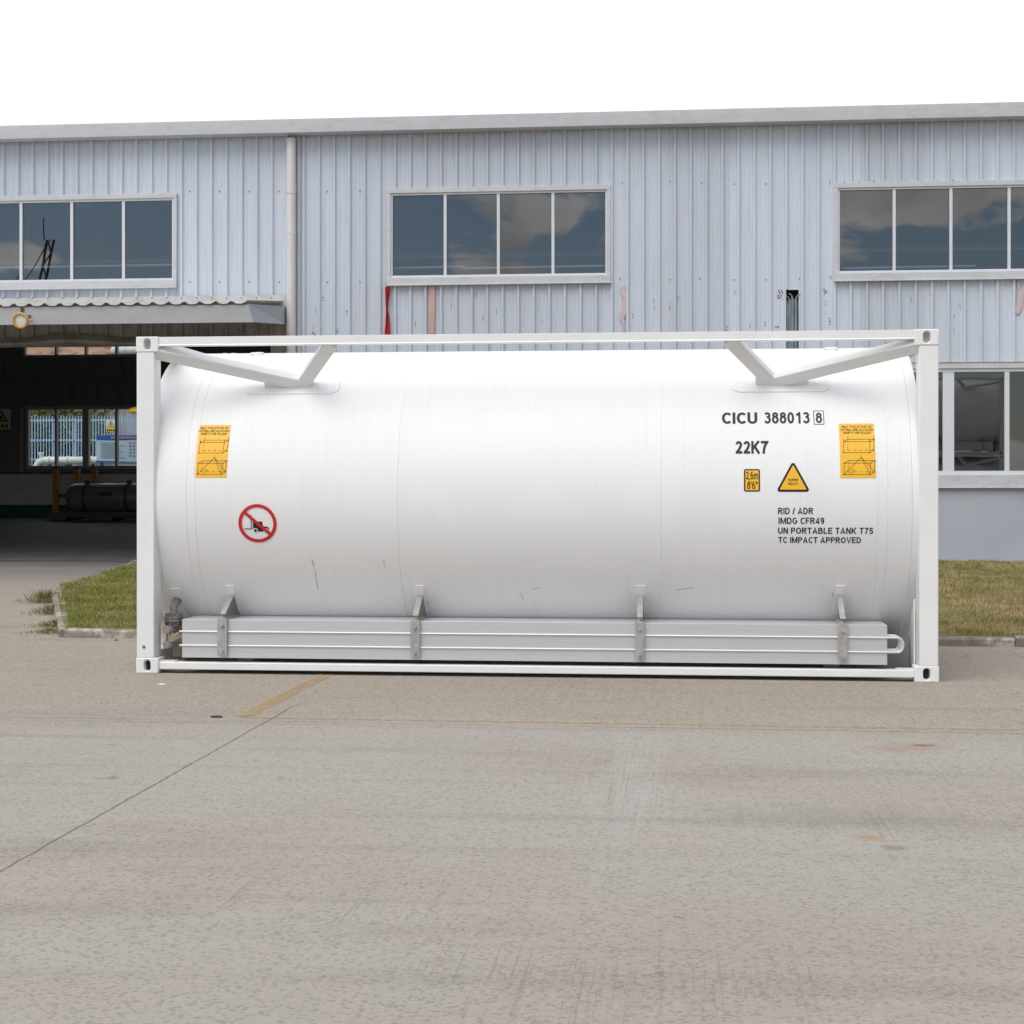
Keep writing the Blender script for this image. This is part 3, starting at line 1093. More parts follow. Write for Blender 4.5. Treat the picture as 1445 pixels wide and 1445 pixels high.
# downpipe, gutter, roof
c = MB()
rp_ = 0.072
c.tube([(XPIPE, YF - 0.10, zb0), (XPIPE, YF - 0.10, ZE - 0.05)], rp_, 20)
zj = W_(413, 266)[1]
c.tube([(XPIPE, YF - 0.10, zj - 0.10), (XPIPE, YF - 0.10, zj)], rp_ + 0.007, 20)
dp = part(c, 'downpipe', ['pipe_white'], bld)
for zz in (W_(413, 330)[1], W_(413, 470)[1], zb0 + 1.0):
    c = MB()
    c.tube([(XPIPE, YF - 0.10, zz - 0.02), (XPIPE, YF - 0.10, zz + 0.02)], rp_ + 0.004, 20)
    c.box((XPIPE - 0.02, YF - 0.06, zz - 0.02), (XPIPE + 0.02, YF + 0.005, zz + 0.02))
    part(c, 'pipe_bracket', ['pipe_white'], dp)
c = MB()
c.box((XPIPE + 0.085, YF - 0.035, z_plinth), (XPIPE + 0.125, YF - 0.003, ZE), 0)
part(c, 'cladding_joint_strip', ['trim'], bld)
c = MB()
gz = ZE
c.prism([(YF - 0.30, gz), (YF - 0.06, gz), (YF - 0.06, gz + 0.20), (YF - 0.08, gz + 0.20), (YF - 0.08, gz + 0.02), (YF - 0.28, gz + 0.02), (YF - 0.28, gz + 0.20), (YF - 0.32, gz + 0.20), (YF - 0.32, gz + 0.185)], 'x', XL - 0.2, XRW + 0.2)
part(c, 'gutter', ['trim'], bld)
c = MB()
c.add([(XL - .3, YF - 0.2, gz + 0.18), (XRW + .3, YF - 0.2, gz + 0.18), (XRW + .3, 19.5, gz + 0.75), (XL - .3, 19.5, gz + 0.75),
       (XL - .3, YR + .5, gz + 0.18), (XRW + .3, YR + .5, gz + 0.18),
       (XL - .3, YF - 0.2, gz + 0.12), (XRW + .3, YF - 0.2, gz + 0.12), (XRW + .3, 19.5, gz + 0.69), (XL - .3, 19.5, gz + 0.69),
       (XL - .3, YR + .5, gz + 0.12), (XRW + .3, YR + .5, gz + 0.12)],
      [(0, 1, 2, 3), (3, 2, 5, 4), (9, 8, 7, 6), (10, 11, 8, 9), (0, 6, 7, 1), (4, 5, 11, 10), (0, 3, 9, 6), (3, 4, 10, 9), (1, 7, 8, 2), (2, 8, 11, 5)])
part(c, 'roof', ['roof'], bld, smooth=None)

# canopy over the doorway
YC = YF - 2.1
pe = P(350, 430, YC)
xce = pe.x
xw = W_(405, 440)[0]
zt = P(340, 429, YC).z
zbm = P(340, 455, YC).z
zw = W_(300, 424)[1]
c = MB()
n = 260
X0 = -15.5
pit = (P(310, 427, YC).x - P(180, 427, YC).x) / 5.9
for i in range(n + 1):
    X = X0 + (xce - X0) * i / n
    cr = 0.5 + 0.5 * math.cos(2 * math.pi * (X - xce) / pit)
    dz = 0.044 * (cr ** 3)
    for k, yy in enumerate((YC - 0.05, YF - 0.01)):
        zz = (zt if k == 0 else zw - 0.07) + dz
        c.v += [(X, yy, zz + 0.004), (X, yy, zz)]
for i in range(n):
    q = i * 4
    c.f += [(q, q + 4, q + 6, q + 2), (q + 1, q + 3, q + 7, q + 5), (q, q + 1, q + 5, q + 4)]
    c.m += [0, 0, 0]
can = part(c, 'canopy', ['sheet_w'], bld, smooth=40)
c = MB()
xs0 = P(112 / 3.44, 440, YC).x
c.box((X0, YC - 0.02, zbm), (xs0 - 0.03, YC + 0.05, zt - 0.012))
c.prism([(xs0 + 0.03, zbm), (xce + 0.085, zbm), (xce, zt - 0.012), (xs0 + 0.03, zt - 0.012)], 'y', YC - 0.02, YC + 0.05)
part(c, 'fascia', ['fascia'], can)
c = MB()
zs0, zs1 = W_(405, 458)[1], W_(405, 433)[1]
c.add([(xce + 0.003, YC - 0.02, zt), (xce + 0.088, YC - 0.02, zbm), (xw, YF - 0.03, zs0), (xw, YF - 0.03, zs1),
       (xce - 0.03, YC + 0.0, zt), (xce + 0.05, YC + 0.0, zbm), (xw - 0.04, YF - 0.03, zs0), (xw - 0.04, YF - 0.03, zs1)],
      [(0, 1, 2, 3), (7, 6, 5, 4), (0, 3, 7, 4), (1, 5, 6, 2), (0, 4, 5, 1), (3, 2, 6, 7)])
part(c, 'end_panel', ['plinth'], can, smooth=None)
c = MB()                                       # flashing where canopy meets the wall
z1_, z0_ = W_(200, 419)[1], W_(200, 437)[1]
c.box((X0, YF - 0.05, z0_), (XPIPE - 0.08, YF - 0.030, z1_))
for px in range(6, 404, 21):
    screw(c, px, 421, 0.010, 1, YF, 0.056)
part(c, 'wall_flashing', ['sheet_w', 'screw'], can, smooth=None)

# inside of the hall
c = MB()
ceil = ZE
iv = [W_(0, 0)[0], 0]


def RW(px, py):
    p = P(px, py, YR)
    return p.x, p.z


rw_low = [RW(38, 600)[0], RW(330, 600)[0], RW(120, 661)[1], RW(120, 574)[1]]
rw_hi = [RW(34, 500)[0], RW(212, 500)[0], RW(120, 503.5)[1], RW(120, 425)[1]]
zwh, zgr, zfl = RW(20, 666)[1], RW(20, 712)[1], RW(20, 730)[1]
cladding(XL, XRW, zwh, ceil + 0.1, 0.0, 0.62, [rw_low, rw_hi], YR, c, 0, depth=0.03, grooves=False)
part(c, 'rear_wall', ['int_wall'], bld, smooth=20)
c = MB()
for px_y in (530, 545):
    z = RW(100, px_y)[1]
    c.box((XL, YR - 0.09, z - 0.03), (XRW, YR - 0.035, z + 0.03))
    part(c, 'wall_girt', ['int_wall'], bld, smooth=None)
    c = MB()
z = RW(10, 619)[1]
c.box((XL, YR - 0.09, z - 0.03), (rw_low[0] - 0.05, YR - 0.035, z + 0.03))
x = RW(34, 600)[0]
part(c, 'wall_girt', ['int_wall'], bld, smooth=None)
c = MB()
c.box((x - 0.05, YR - 0.12, zwh), (x + 0.02, YR - 0.035, RW(34, 576)[1]))
part(c, 'window_jamb', ['int_frame'], bld, smooth=None)
c = MB()
c.box((XL, YR - 0.04, zgr), (XRW, YR + 0.2, zwh - 0.05))
part(c, 'rear_dado', ['int_white'], bld, smooth=None)
c = MB()
c.box((XL, YR - 0.05, 0.5), (XRW, YR + 0.2, zgr - 0.003))
part(c, 'rear_skirting', ['int_green'], bld, smooth=None)
c = MB()
c.box((XL, YR - 0.10, zwh - 0.05), (XRW, YR + 0.01, zwh - 0.002))
part(c, 'rear_ledge', ['steel_dk'], bld, smooth=None)
c = MB()
c.box((XL - 0.1, YF + 0.03, 0), (XL, YR + 0.1, ceil + 0.2))
part(c, 'side_wall', ['int_wall'], bld, smooth=None)
c = MB()
c.box((XRW, YF + 0.03, 0), (XRW + 0.1, YR + 0.1, ceil + 0.2))
part(c, 'side_wall', ['int_wall'], bld, smooth=None)
c = MB()
for X in (0.0, 4.0, 8.0):
    c = MB()
    c.box((X - 0.10, 19.4, 0.4), (X + 0.10, 19.6, ceil + .6))
    part(c, 'hall_column', ['steel_dk'], bld, smooth=None)
Yc_ = YF + 0.16
for pa, pb in ((-60, 246), (540, 656), (653, 870), (1188, 1376)):
    a_, b_ = P(pa, 379, Yc_), P(pb, 377, Yc_)
    c = MB()
    c.tube([(a_.x, Yc_, a_.z), (b_.x, Yc_, a_.z + 0.01)], 0.020, 8)
    part(c, 'conduit', ['frame_white'], bld)
c = MB()
c.add([(XL, YF - 0.115, zg(YF) + 0.004), (XRW, YF - 0.115, zg(YF) + 0.004), (XRW, YR, zfl + 0.004), (XL, YR, zfl + 0.004)], [(0, 1, 2, 3)])
tag(c.build('workshop_floor', 'floor', smooth=None), kind='structure')


def rear_window(op, mulls, frame):
    x0, x1, z0, z1 = op
    fr = MB()
    yA, yB = YR - 0.07, YR + 0.07
    t = frame
    fr.box((x0 - t * .3, yA, z1 - t), (x1, yB, z1 + t * .3))
    fr.box((x0 - t * .3, yA, z0 - t * .3), (x1, yB, z0 + t))
    fr.box((x0 - t * .3, yA + .002, z0 + t), (x0 + t, yB, z1 - t))
    fr.box((x1 - t, yA + .002, z0 + t), (x1, yB, z1 - t))
    cuts = [x0 + t]
    for px, w in mulls:
        xm = RW(px, 600)[0]
        fr.box((xm - w / 2, yA + .004, z0 + t), (xm + w / 2, yB - .002, z1 - t))
        cuts += [xm - w / 2, xm + w / 2]
    cuts.append(x1 - t)
    w_ = part(fr, 'window', ['int_frame'], bld, smooth=None)
    for k in range(0, len(cuts), 2):
        pn = MB()
        pn.box((cuts[k], YR, z0 + t), (cuts[k + 1], YR + 0.006, z1 - t))
        part(pn, 'pane', ['glass_clear'], w_, smooth=None)


rear_window(rw_low, [(80, 0.055), (122, 0.15), (165, 0.055), (210, 0.15), (250, .055), (290, .15)], 0.065)
rear_window(rw_hi, [(80, 0.05), (122, 0.05), (165, 0.05)], 0.05)

# ================================================================== TANK CONTAINER
tank = thing('tank_container', (0, 1.219, 0), 'large white cylindrical tank in a white box frame on the concrete yard', 'tank container')
LX, DY, HZ = 3.029, 2.438, 2.591


def casting(x, y, z):
    """ISO corner casting: block with oval holes in its outer faces"""
    w, d, h = 0.178, 0.162, 0.118
    sx_, sy_ = (1 if x > 0 else -1), (1 if y > 0.5 else -1)
    x0, x1 = (x - w, x) if sx_ > 0 else (x, x + w)
    y0, y1 = (y - d, y) if sy_ > 0 else (y, y + d)
    z0, z1 = z, z + h
    bm = bmesh.new()

    def oval(cx, cz, rw, rh, n=20):
        pts = []
        for k in range(n):
            a_ = 2 * math.pi * k / n
            ex, ez = math.cos(a_) * rw, math.sin(a_) * rw
            pts.append((cx + ex, cz + ez + (rh - rw) * (1 if math.sin(a_) > 0 else -1)))
        return pts
    mb_ = MB()
    yf, yb_ = (y0, y1) if sy_ < 0 else (y1, y0)
    yi = yf - sy_ * 0.045
    cx, cz = (x0 + x1) / 2, (z0 + z1) / 2
    ov = oval(cx, cz, 0.027, 0.043)
    n = len(ov)
    rim = []
    for (ex, ez) in ov:                         # matching points on the outer rectangle
        dx, dz = ex - cx, ez - cz
        k = min((w / 2) / abs(dx) if abs(dx) > 1e-6 else 9e9, (h / 2) / abs(dz) if abs(dz) > 1e-6 else 9e9)
        rim.append((cx + dx * k, cz + dz * k))
    corners = [(x0, z0), (x1, z0), (x1, z1), (x0, z1)]
    for cn in corners:                          # snap the closest rim point to each corner
        j = min(range(n), key=lambda q: (rim[q][0] - cn[0]) ** 2 + (rim[q][1] - cn[1]) ** 2)
        rim[j] = cn
    V = [(p[0], yf, p[1]) for p in rim] + [(p[0], yf, p[1]) for p in ov] + [(p[0], yi, p[1]) for p in ov] + [(p[0], yb_, p[1]) for p in rim]
    Fs, mi = [], []
    for k in range(n):
        k2 = (k + 1) % n
        Fs.append((k, k2, n + k2, n + k)); mi.append(0)
        Fs.append((n + k, n + k2, 2 * n + k2, 2 * n + k)); mi.append(0)
        Fs.append((k, 3 * n + k, 3 * n + k2, k2)); mi.append(0)
    Fs.append(tuple(range(2 * n, 3 * n))); mi.append(1)
    Fs.append(tuple(range(3 * n, 4 * n))); mi.append(0)
    mb_.v, mb_.f, mb_.m = V, Fs, mi
    return mb_


for sx_ in (-1, 1):
    for y in (0.0, DY):
        for z in (0.0, HZ - 0.118):
            hol = 'dark' if z < 1 else 'galv'
            part(casting(sx_ * LX, y, z), 'corner_casting', ['frame_white', hol], tank, smooth=40, bevel=0.007, seg=3)
        c = MB()                                # corner post
        xo = sx_ * (LX - 0.004)
        x0, x1 = sorted((xo, xo - sx_ * 0.139))
        y0, y1 = (0.005, 0.175) if y == 0 else (DY - 0.175, DY - 0.005)
        c.box((x0, y0, 0.118), (x1, y1, HZ - 0.118))
        part(c, 'corner_post', ['frame_white'], tank, bevel=0.008, seg=3)
    c = MB()                                    # end cross beams
    x0, x1 = sorted((sx_ * (LX - 0.01), sx_ * (LX - 0.12)))
    c.box((x0, 0.162, 0.03), (x1, DY - 0.162, 0.16))
    part(c, 'end_cross_beam', ['frame_white'], tank, bevel=0.006)
    c = MB()
    c.box((x0, 0.162, HZ - 0.10), (x1, DY - 0.162, HZ - 0.008))
    part(c, 'end_cross_beam', ['frame_white'], tank, bevel=0.006)
    for y, s_ in ((0.0, 1), (DY, -1)):          # diagonal stiffeners of the end frames
        c = MB()
        xm = sx_ * (LX - 0.065)
        c.bar((xm, y + s_ * 0.16, 0.55), (xm, y + s_ * 0.62, 0.15), (1, 0, 0), 0.09, 0.02)
        part(c, 'end_diagonal', ['frame_white'], tank)

for y, s_ in ((0.0, 1), (DY, -1)):
    c = MB()                                    # top side rail with a small lower flange
    y0, y1 = sorted((y + s_ * 0.012, y + s_ * 0.075))
    c.box((-LX + 0.178, y0, HZ - 0.058), (LX - 0.178, y1, HZ - 0.003))
    y0, y1 = sorted((y + s_ * 0.004, y + s_ * 0.075))
    c.prism([(y + s_ * 0.010, HZ - 0.0585), (y + s_ * 0.003, HZ - 0.068), (y + s_ * 0.003, HZ - 0.074), (y + s_ * 0.07, HZ - 0.074), (y + s_ * 0.07, HZ - 0.0585)], 'x', -LX + 0.178, LX - 0.178)
    part(c, 'top_rail', ['frame_white'], tank, bevel=0.002)
    c = MB()
    y0, y1 = sorted((y + s_ * 0.014, y + s_ * 0.13))
    c.box((-LX + 0.178, y0, 0.030), (LX - 0.178, y1, 0.086))
    part(c, 'bottom_rail', ['frame_white'], tank, bevel=0.006)
    for sx_ in (-1, 1):                         # web plates at the ends of the lower rail
        c = MB()
        xa, xb = sorted((sx_ * (LX - 0.178), sx_ * (LX - 0.30)))
        c.box((xa, min(y + s_ * 0.02, y + s_ * 0.12), 0.0865), (xb, max(y + s_ * 0.02, y + s_ * 0.12), 0.094))
        part(c, 'rail_end_plate', ['frame_white'], tank)

# shell
Xs = [cyl(262, 680)[0], cyl(275, 680)[0], cyl(560, 680)[0], cyl(932, 680)[0], cyl(1238, 680)[0], cyl(1252, 680)[0]]
prof = [(-2.985, 1.185), (-2.985, 1.197), (-2.875, 1.193), (-2.868, 1.2), (2.835, 1.2), (2.842, 1.193), (2.915, 1.197), (2.915, 1.185)]
prof = [(-2.72, 0.0), (-2.74, 0.4), (-2.76, 0.8), (-2.79, 1.05), (-2.82, 1.185)] + prof + [(2.82, 1.185), (2.79, 1.05), (2.76, 0.8), (2.74, 0.4), (2.72, 0.0)]
xs_ins = np.linspace(-2.7, 2.7, 40)
prof = prof[:9] + [(x, 1.2) for x in xs_ins] + prof[9:]
c = MB()
n = 160
for (x, r) in prof:
    for k in range(n):
        a_ = 2 * math.pi * k / n
        wob_ = 0.0 if r < 1.19 else 0.0016 * mnoise.noise((x * 1.1, math.cos(a_) * 2.2, math.sin(a_) * 2.2))
        c.v.append((x, TY - (r + wob_) * math.cos(a_), TZ + (r + wob_) * math.sin(a_)))
for i in range(len(prof) - 1):
    for k in range(n):
        k2 = (k + 1) % n
        c.f.append((i * n + k, i * n + k2, (i + 1) * n + k2, (i + 1) * n + k))
        c.m.append(0)
shell = part(c, 'tank_shell', ['tank_white'], tank, smooth=30)
for X in Xs:
    c = MB()
    pts = [on_tank(X, TR * 2 * math.pi * k / 120, 0.0) for k in range(121)]
    c.tube(pts, 0.0045, 6, caps=False)
    part(c, 'weld_seam', ['tank_white'], shell, smooth=60)

# V braces between the top rail and the pads on the shell
for back in (0, 1):
    for pxs, sg in (((345, 482), 1), ((1032, 1170), -1)):
        u0, v0 = cyl(pxs[0], 556 if sg > 0 else 553)
        u1, v1 = cyl(pxs[1], 535 if sg > 0 else 532)
        cu = (u0 + u1) / 2
        hw = (u1 - u0) / 2
        my = (lambda p: Vector((p[0], DY + 0.006 - p[1], p[2]))) if back else (lambda p: Vector(p))
        c = MB()
        # rounded pad plate bent to the shell
        nv, nu = 8, 14
        rr = 0.06
        grid = []
        for i in range(nv + 1):
            v = v0 - 0.006 + (v1 - v0 + 0.012) * i / nv
            cutv = min(v - v0 + 0.006, v1 + 0.006 - v)
            ins = rr - math.sqrt(max(rr * rr - (rr - min(cutv, rr)) ** 2, 0))
            ua, ub = u0 + ins, u1 - ins
            for j in range(nu + 1):
                grid.append((ua + (ub - ua) * j / nu, v))
        V = [my(on_tank(u, v, 0.007)) for u, v in grid] + [my(on_tank(u, v, -0.004)) for u, v in grid]
        Fs = []
        W1 = nu + 1
        for i in range(nv):
            for j in range(nu):
                Fs.append((i * W1 + j, i * W1 + j + 1, (i + 1) * W1 + j + 1, (i + 1) * W1 + j))
        o_ = len(grid)
        bd = [j for j in range(W1)] + [i * W1 + nu for i in range(1, nv + 1)] + [nv * W1 + j for j in range(nu - 1, -1, -1)] + [i * W1 for i in range(nv - 1, 0, -1)]
        for k in range(len(bd)):
            a_, b_ = bd[k], bd[(k + 1) % len(bd)]
            Fs.append((a_, a_ + o_, b_ + o_, b_))
        c.add(V, Fs)
        part(c, 'pad_plate', ['tank_white'], tank, smooth=40)
        # square tubes; their plane runs from the rail down to the pad
        vm = (v0 + v1) / 2 + 0.02
        nrm = Vector((0, -math.cos(vm / TR), math.sin(vm / TR)))
        tan = Vector((0, math.sin(vm / TR), math.cos(vm / TR)))
        zr, yr_ = HZ - 0.115, 0.075
        if sg > 0:
            foot = on_tank(cyl(425, 547)[0], vm, 0.02)
            tip1 = Vector((-LX + 0.16, yr_, zr))
            tip2 = Vector((P(466, 487, 0.05).x, yr_, HZ - 0.06))
            wp = (cyl(374, 547)[0], cyl(440, 547)[0])
        else:
            foot = on_tank(cyl(1090, 545)[0], vm, 0.02)
            tip1 = Vector((LX - 0.16, yr_, zr))
            tip2 = Vector((P(1031, 483, 0.05).x, yr_, HZ - 0.06))
            wp = (cyl(1066, 545)[0], cyl(1139, 545)[0])
        for tip, wdt in ((tip1, 0.10), (tip2, 0.105)):
            d = (tip - foot).normalized()
            sd = d.cross(tan).normalized()
            c = MB()
            st = foot - d * 0.02 + (Vector((0, 0, 0)) if tip is tip1 else Vector((0.02 * sg, 0, 0)) + nrm * 0.01)
            c.bar(my(st), my(tip + d * (0.03 if tip is tip1 else 0.02)), my(sd) - my((0, 0, 0)), wdt, 0.082 if tip is tip1 else 0.076)
            if tip is tip1:                     # foot gusset on the pad
                vm_l = vm - 0.038
                q = [on_tank(wp[0], vm_l, 0.0), on_tank(wp[1], vm_l, 0.0), on_tank(wp[1], vm_l, 0.06), on_tank(wp[0], vm_l, 0.06)]
                q2 = [p + tan * 0.074 for p in q]
                c.add([my(p) for p in q + q2], [(0, 1, 2, 3), (7, 6, 5, 4), (0, 4, 5, 1), (1, 5, 6, 2), (2, 6, 7, 3), (3, 7, 4, 0)])
            part(c, 'diagonal_brace', ['frame_white'], tank, bevel=0.008, seg=3)
    # vapouriser clamps etc. are on the front side only

# lifting rings on top of the shell
for px, py in ((365, 497), (1172, 491)):
    Xc = P(px, py, 1.0).x
    yy = 0.95
    zz = TZ + math.sqrt(TR ** 2 - (TY - yy) ** 2) + 0.012
    c = MB()
    pts = [(Xc + 0.05 * math.cos(2 * math.pi * k / 24), yy + 0.05 * math.sin(2 * math.pi * k / 24), zz - 0.03 * math.sin(2 * math.pi * k / 24) * -0.25) for k in range(25)]
    c.tube(pts, 0.007, 8, caps=False)
    part(c, 'lifting_ring', ['frame_white'], tank, smooth=60)

# vaporiser box under the shell
YB = 0.055
xb0, xb1 = P(257, 900, YB).x, P(1252, 910, YB).x
zb1 = (P(257, 875, YB).z + P(1252, 881, YB).z) / 2
zb_0 = (P(257, 927.5, YB).z + P(1252, 938.5, YB).z) / 2
zt1 = (P(257, 891, YB).z + P(1252, 900, YB).z) / 2
zt2 = (P(257, 910.5, YB).z + P(1252, 920.5, YB).z) / 2
c = MB()
gp = 0.004
zc = [zb_0, zt2 - gp, zt2 + gp, zt1 - gp, zt1 + gp, zb1]
for k in (0, 2, 4):
    c.box((xb0, YB, zc[k]), (xb1, YB + 0.42, zc[k + 1]))
c.box((xb0 + 0.01, YB + 0.012, zb_0 + 0.01), (xb1 - 0.01, YB + 0.41, zb1 - 0.01))
for k in range(1, 6):                          # finned rows behind
    yy = YB + 0.07 * k
vap = part(c, 'vaporiser_box', ['alu'], tank, bevel=0.002)
for zt_ in (zt1, zt2):
    c = MB()
    c.tube([(xb0 - 0.02, YB - 0.003, zt_), (xb1 + 0.075, YB - 0.003, zt_)], 0.0075, 12)
    part(c, 'tube', ['alu_tube'], vap)
c = MB()
zm, rr = (zt1 + zt2) / 2, (zt1 - zt2) / 2
xe = xb1 + 0.075
for dy, rad in ((-0.003, 0.0095), (0.10, 0.0095), (0.20, 0.0095)):
    c = MB()
    c.tube([(xe + rr * math.sin(math.pi * k / 16) * 0.75, YB + dy, zm + rr * math.cos(math.pi * k / 16)) for k in range(17)], rad, 12)
    if dy > 0:
        for zq in (zt1, zt2):
            c.tube([(xb1 - 0.01, YB + dy, zq), (xe, YB + dy, zq)], rad, 12)
    part(c, 'return_bend', ['alu_tube'], vap, smooth=60)

brk = [(308, 321.5, 320), (580, 593, 592), (896.5, 909.5, 902), (1182.5, 1195.5, 1185)]
for k, (pa, pb, pk) in enumerate(brk):
    xa, xb = P(pa, 900, YB).x, P(pb, 900, YB).x
    c = MB()
    c.box((xa, YB - 0.027, zb_0 + 0.018), (xb, YB - 0.020, zb1 + 0.010))
    c.box((xa, YB - 0.0265, zb1 + 0.0035), (xb, YB + 0.18, zb1 + 0.0095))
    c.box((xa + 0.01, YB - 0.020, zb_0 + 0.03), (xb - 0.01, YB - 0.0005, zb1 - 0.01))
    st = part(c, 'clamp_strap', ['galv'], tank, bevel=0.0015)
    for zz in (zb1 - 0.045, zb_0 + 0.055):
        c = MB()
        xm = (xa + xb) / 2
        c.tube([(xm, YB - 0.027, zz), (xm, YB - 0.036, zz)], 0.017, 6)
        c.tube([(xm, YB - 0.036, zz), (xm, YB - 0.05, zz)], 0.010, 10)
        part(c, 'bolt', ['galv'], st, smooth=30)
    # bracket: angled flange plate and two cheeks running up to the shell
    xm = (xa + xb) / 2
    vt = cyl(pk, 842)[1]
    topp = on_tank(xm, vt, 0.0)
    c = MB()
    f0 = Vector((xm, YB - 0.015, zb1 + 0.045))
    f1 = Vector((xm, topp.y - 0.012, topp.z + 0.02))
    hw = 0.021
    c.add([(xm - hw, f0.y, f0.z), (xm + hw, f0.y, f0.z), (xm + hw, f1.y, f1.z), (xm - hw, f1.y, f1.z),
           (xm - hw, f0.y + .008, f0.z - .002), (xm + hw, f0.y + .008, f0.z - .002), (xm + hw, f1.y + .008, f1.z - .002), (xm - hw, f1.y + .008, f1.z - .002)],
          [(0, 1, 2, 3), (7, 6, 5, 4), (0, 4, 5, 1), (1, 5, 6, 2), (2, 6, 7, 3), (3, 7, 4, 0)])
    c.prism([(f0.y + 0.004, zb1 + 0.010), (f0.y + 0.004, f0.z), (f1.y, f1.z), (f1.y + 0.34, zb1 + 0.010)], 'x', xm + hw - 0.010, xm + hw - 0.001, 1)  # cheek borrows the dark iron colour to paint in its shaded side
    c.box((xm - hw - 0.004, YB - 0.01, zb1 + 0.0098), (xm + hw + 0.004, YB + 0.34, zb1 + 0.017))
    c.tube([(xm - hw + 0.014, YB + 0.0, zb1 + 0.017), (xm - hw + 0.014, YB + 0.0, zb1 + 0.03)], 0.010, 6)
    part(c, 'bracket', ['galv', 'iron_and_shade'], tank, bevel=0.001, smooth=30)
    c = MB()                                    # weld pad behind the bracket
    v1_ = cyl(pk, 826)[1]
    vs_ = [v1_ - 0.30 * i / 8 for i in range(9)]
    for i in range(8):
        q = [on_tank(xm + dx, v, off) for off in (0.008, -0.003) for v in (vs_[i], vs_[i + 1]) for dx in (-0.034, 0.034)]
        c.add(q, [(0, 1, 3, 2), (0, 4, 5, 1), (2, 3, 7, 6), (0, 2, 6, 4), (1, 5, 7, 3)] if 1 else [])
    part(c, 'weld_pad', ['tank_white'], tank, smooth=40)
# one more pad by the valves
c = MB()
um, v1_ = cyl(247, 830)
for i in range(8):
    va, vb = v1_ - 0.04 * i, v1_ - 0.04 * (i + 1)
    q = [on_tank(um + dx, v, off) for off in (0.008, -0.003) for v in (va, vb) for dx in (-0.035, 0.035)]
    c.add(q, [(0, 1, 3, 2), (0, 4, 5, 1), (2, 3, 7, 6), (0, 2, 6, 4), (1, 5, 7, 3)])
part(c, 'weld_pad', ['tank_white'], tank, smooth=40)

# valves at the left end
YV = 0.20


def V_(px, py, Y=YV):
    return P(px, py, Y)


va = MB()
top = V_(249, 848, 0.32)
bot = V_(245, 869)
va.tube([top + Vector((0.02, 0.12, 0.02)), top + Vector((0.015, 0.05, 0.02)), top + Vector((0, 0.0, 0.0)), V_(245, 856), bot], [0.036, 0.036, 0.034, 0.030, 0.030], 14)
body = part(va, 'valve_pipe', ['iron_and_shade'], tank, smooth=60)
va = MB()
fl_ = V_(245.5, 869)
va.tube([fl_, fl_ - Vector((0, 0, 0.018))], 0.072, 24)
va.tube([fl_ - Vector((0, 0, 0.022)), fl_ - Vector((0, 0, 0.044))], 0.070, 24)
va.tube([fl_ - Vector((0, 0, 0.044)), fl_ - Vector((0, 0, 0.085))], 0.045, 20)
part(va, 'flange', ['iron_and_shade'], body)
for k in range(6):
    a_ = 2 * math.pi * (k + 0.3) / 6
    va = MB()
    p = fl_ + Vector((math.cos(a_) * 0.055, math.sin(a_) * 0.055, 0.02))
    va.tube([p, p - Vector((0, 0, 0.095))], 0.0095, 6)
    va.tube([p, p - Vector((0, 0, 0.014))], 0.014, 6)
    va.tube([p - Vector((0, 0, 0.07)), p - Vector((0, 0, 0.083))], 0.014, 6)
    part(va, 'bolt', ['iron_and_shade'], body)
for (px, py, r_, px2, py2) in ((234, 889, 0.032, 262, 887), (234, 910, 0.028, 262, 909)):
    va = MB()
    a_, b_ = V_(px, py, 0.10), V_(px2, py2, 0.34)
    d = (b_ - a_).normalized()
    va.tube([a_, a_ + d * 0.05], r_, 20)
    va.tube([a_ + d * 0.05, a_ + d * 0.09, b_], [r_ * 0.8, r_ * 0.62, r_ * 0.62], 16)
    sp_ = part(va, 'outlet', ['galv'], tank, smooth=50)
    va = MB()
    va.tube([a_ - d * 0.004, a_ + d * 0.002], r_ * 0.78, 20)
    part(va, 'cap', ['bronze'], sp_)
va = MB()
a_, b_ = V_(238, 903, 0.12), V_(254, 895.5, 0.16)
va.bar(a_, b_, (0, 0, 1), 0.05, 0.02)
part(va, 'valve_handle', ['bronze'], tank, bevel=0.004)
va = MB()
va.tube([V_(256, 898, 0.14), V_(256, 898, 0.20)], 0.017, 12)
part(va, 'valve_stem', ['iron_and_shade'], tank)
va = MB()
va.tube([V_(236, 895, .12), V_(235, 906, .12)], 0.008, 8)
part(va, 'chain_link', ['iron_and_shade'], tank)
va = MB()
va.box((xb0 - 0.15, 0.30, 0.10), (xb0 + 0.05, 0.315, 0.36))
part(va, 'valve_backplate', [mat('primer_plate', (0.42, 0.36, 0.28), 0.7, var=0.15)], tank)
# inner plates of the frame at the right end
c = MB()
c.add([(LX - 0.16, 0.17, 0.10), (LX - 0.16, 0.62, 0.10), (LX - 0.16, 0.17, 0.60), (LX - 0.148, 0.17, 0.10), (LX - 0.148, 0.62, 0.10), (LX - 0.148, 0.17, 0.60)],
      [(0, 1, 2), (5, 4, 3), (0, 3, 4, 1), (1, 4, 5, 2), (2, 5, 3, 0)])
part(c, 'frame_gusset', ['frame_white'], tank, smooth=None)
c = MB()
c.box((xb1 - 0.2, 0.33, 0.06), (LX - 0.17, 0.345, 0.30))
part(c, 'bottom_skirt_plate', [mat('grey_plate', (0.22, 0.22, 0.24), 0.5)], tank)
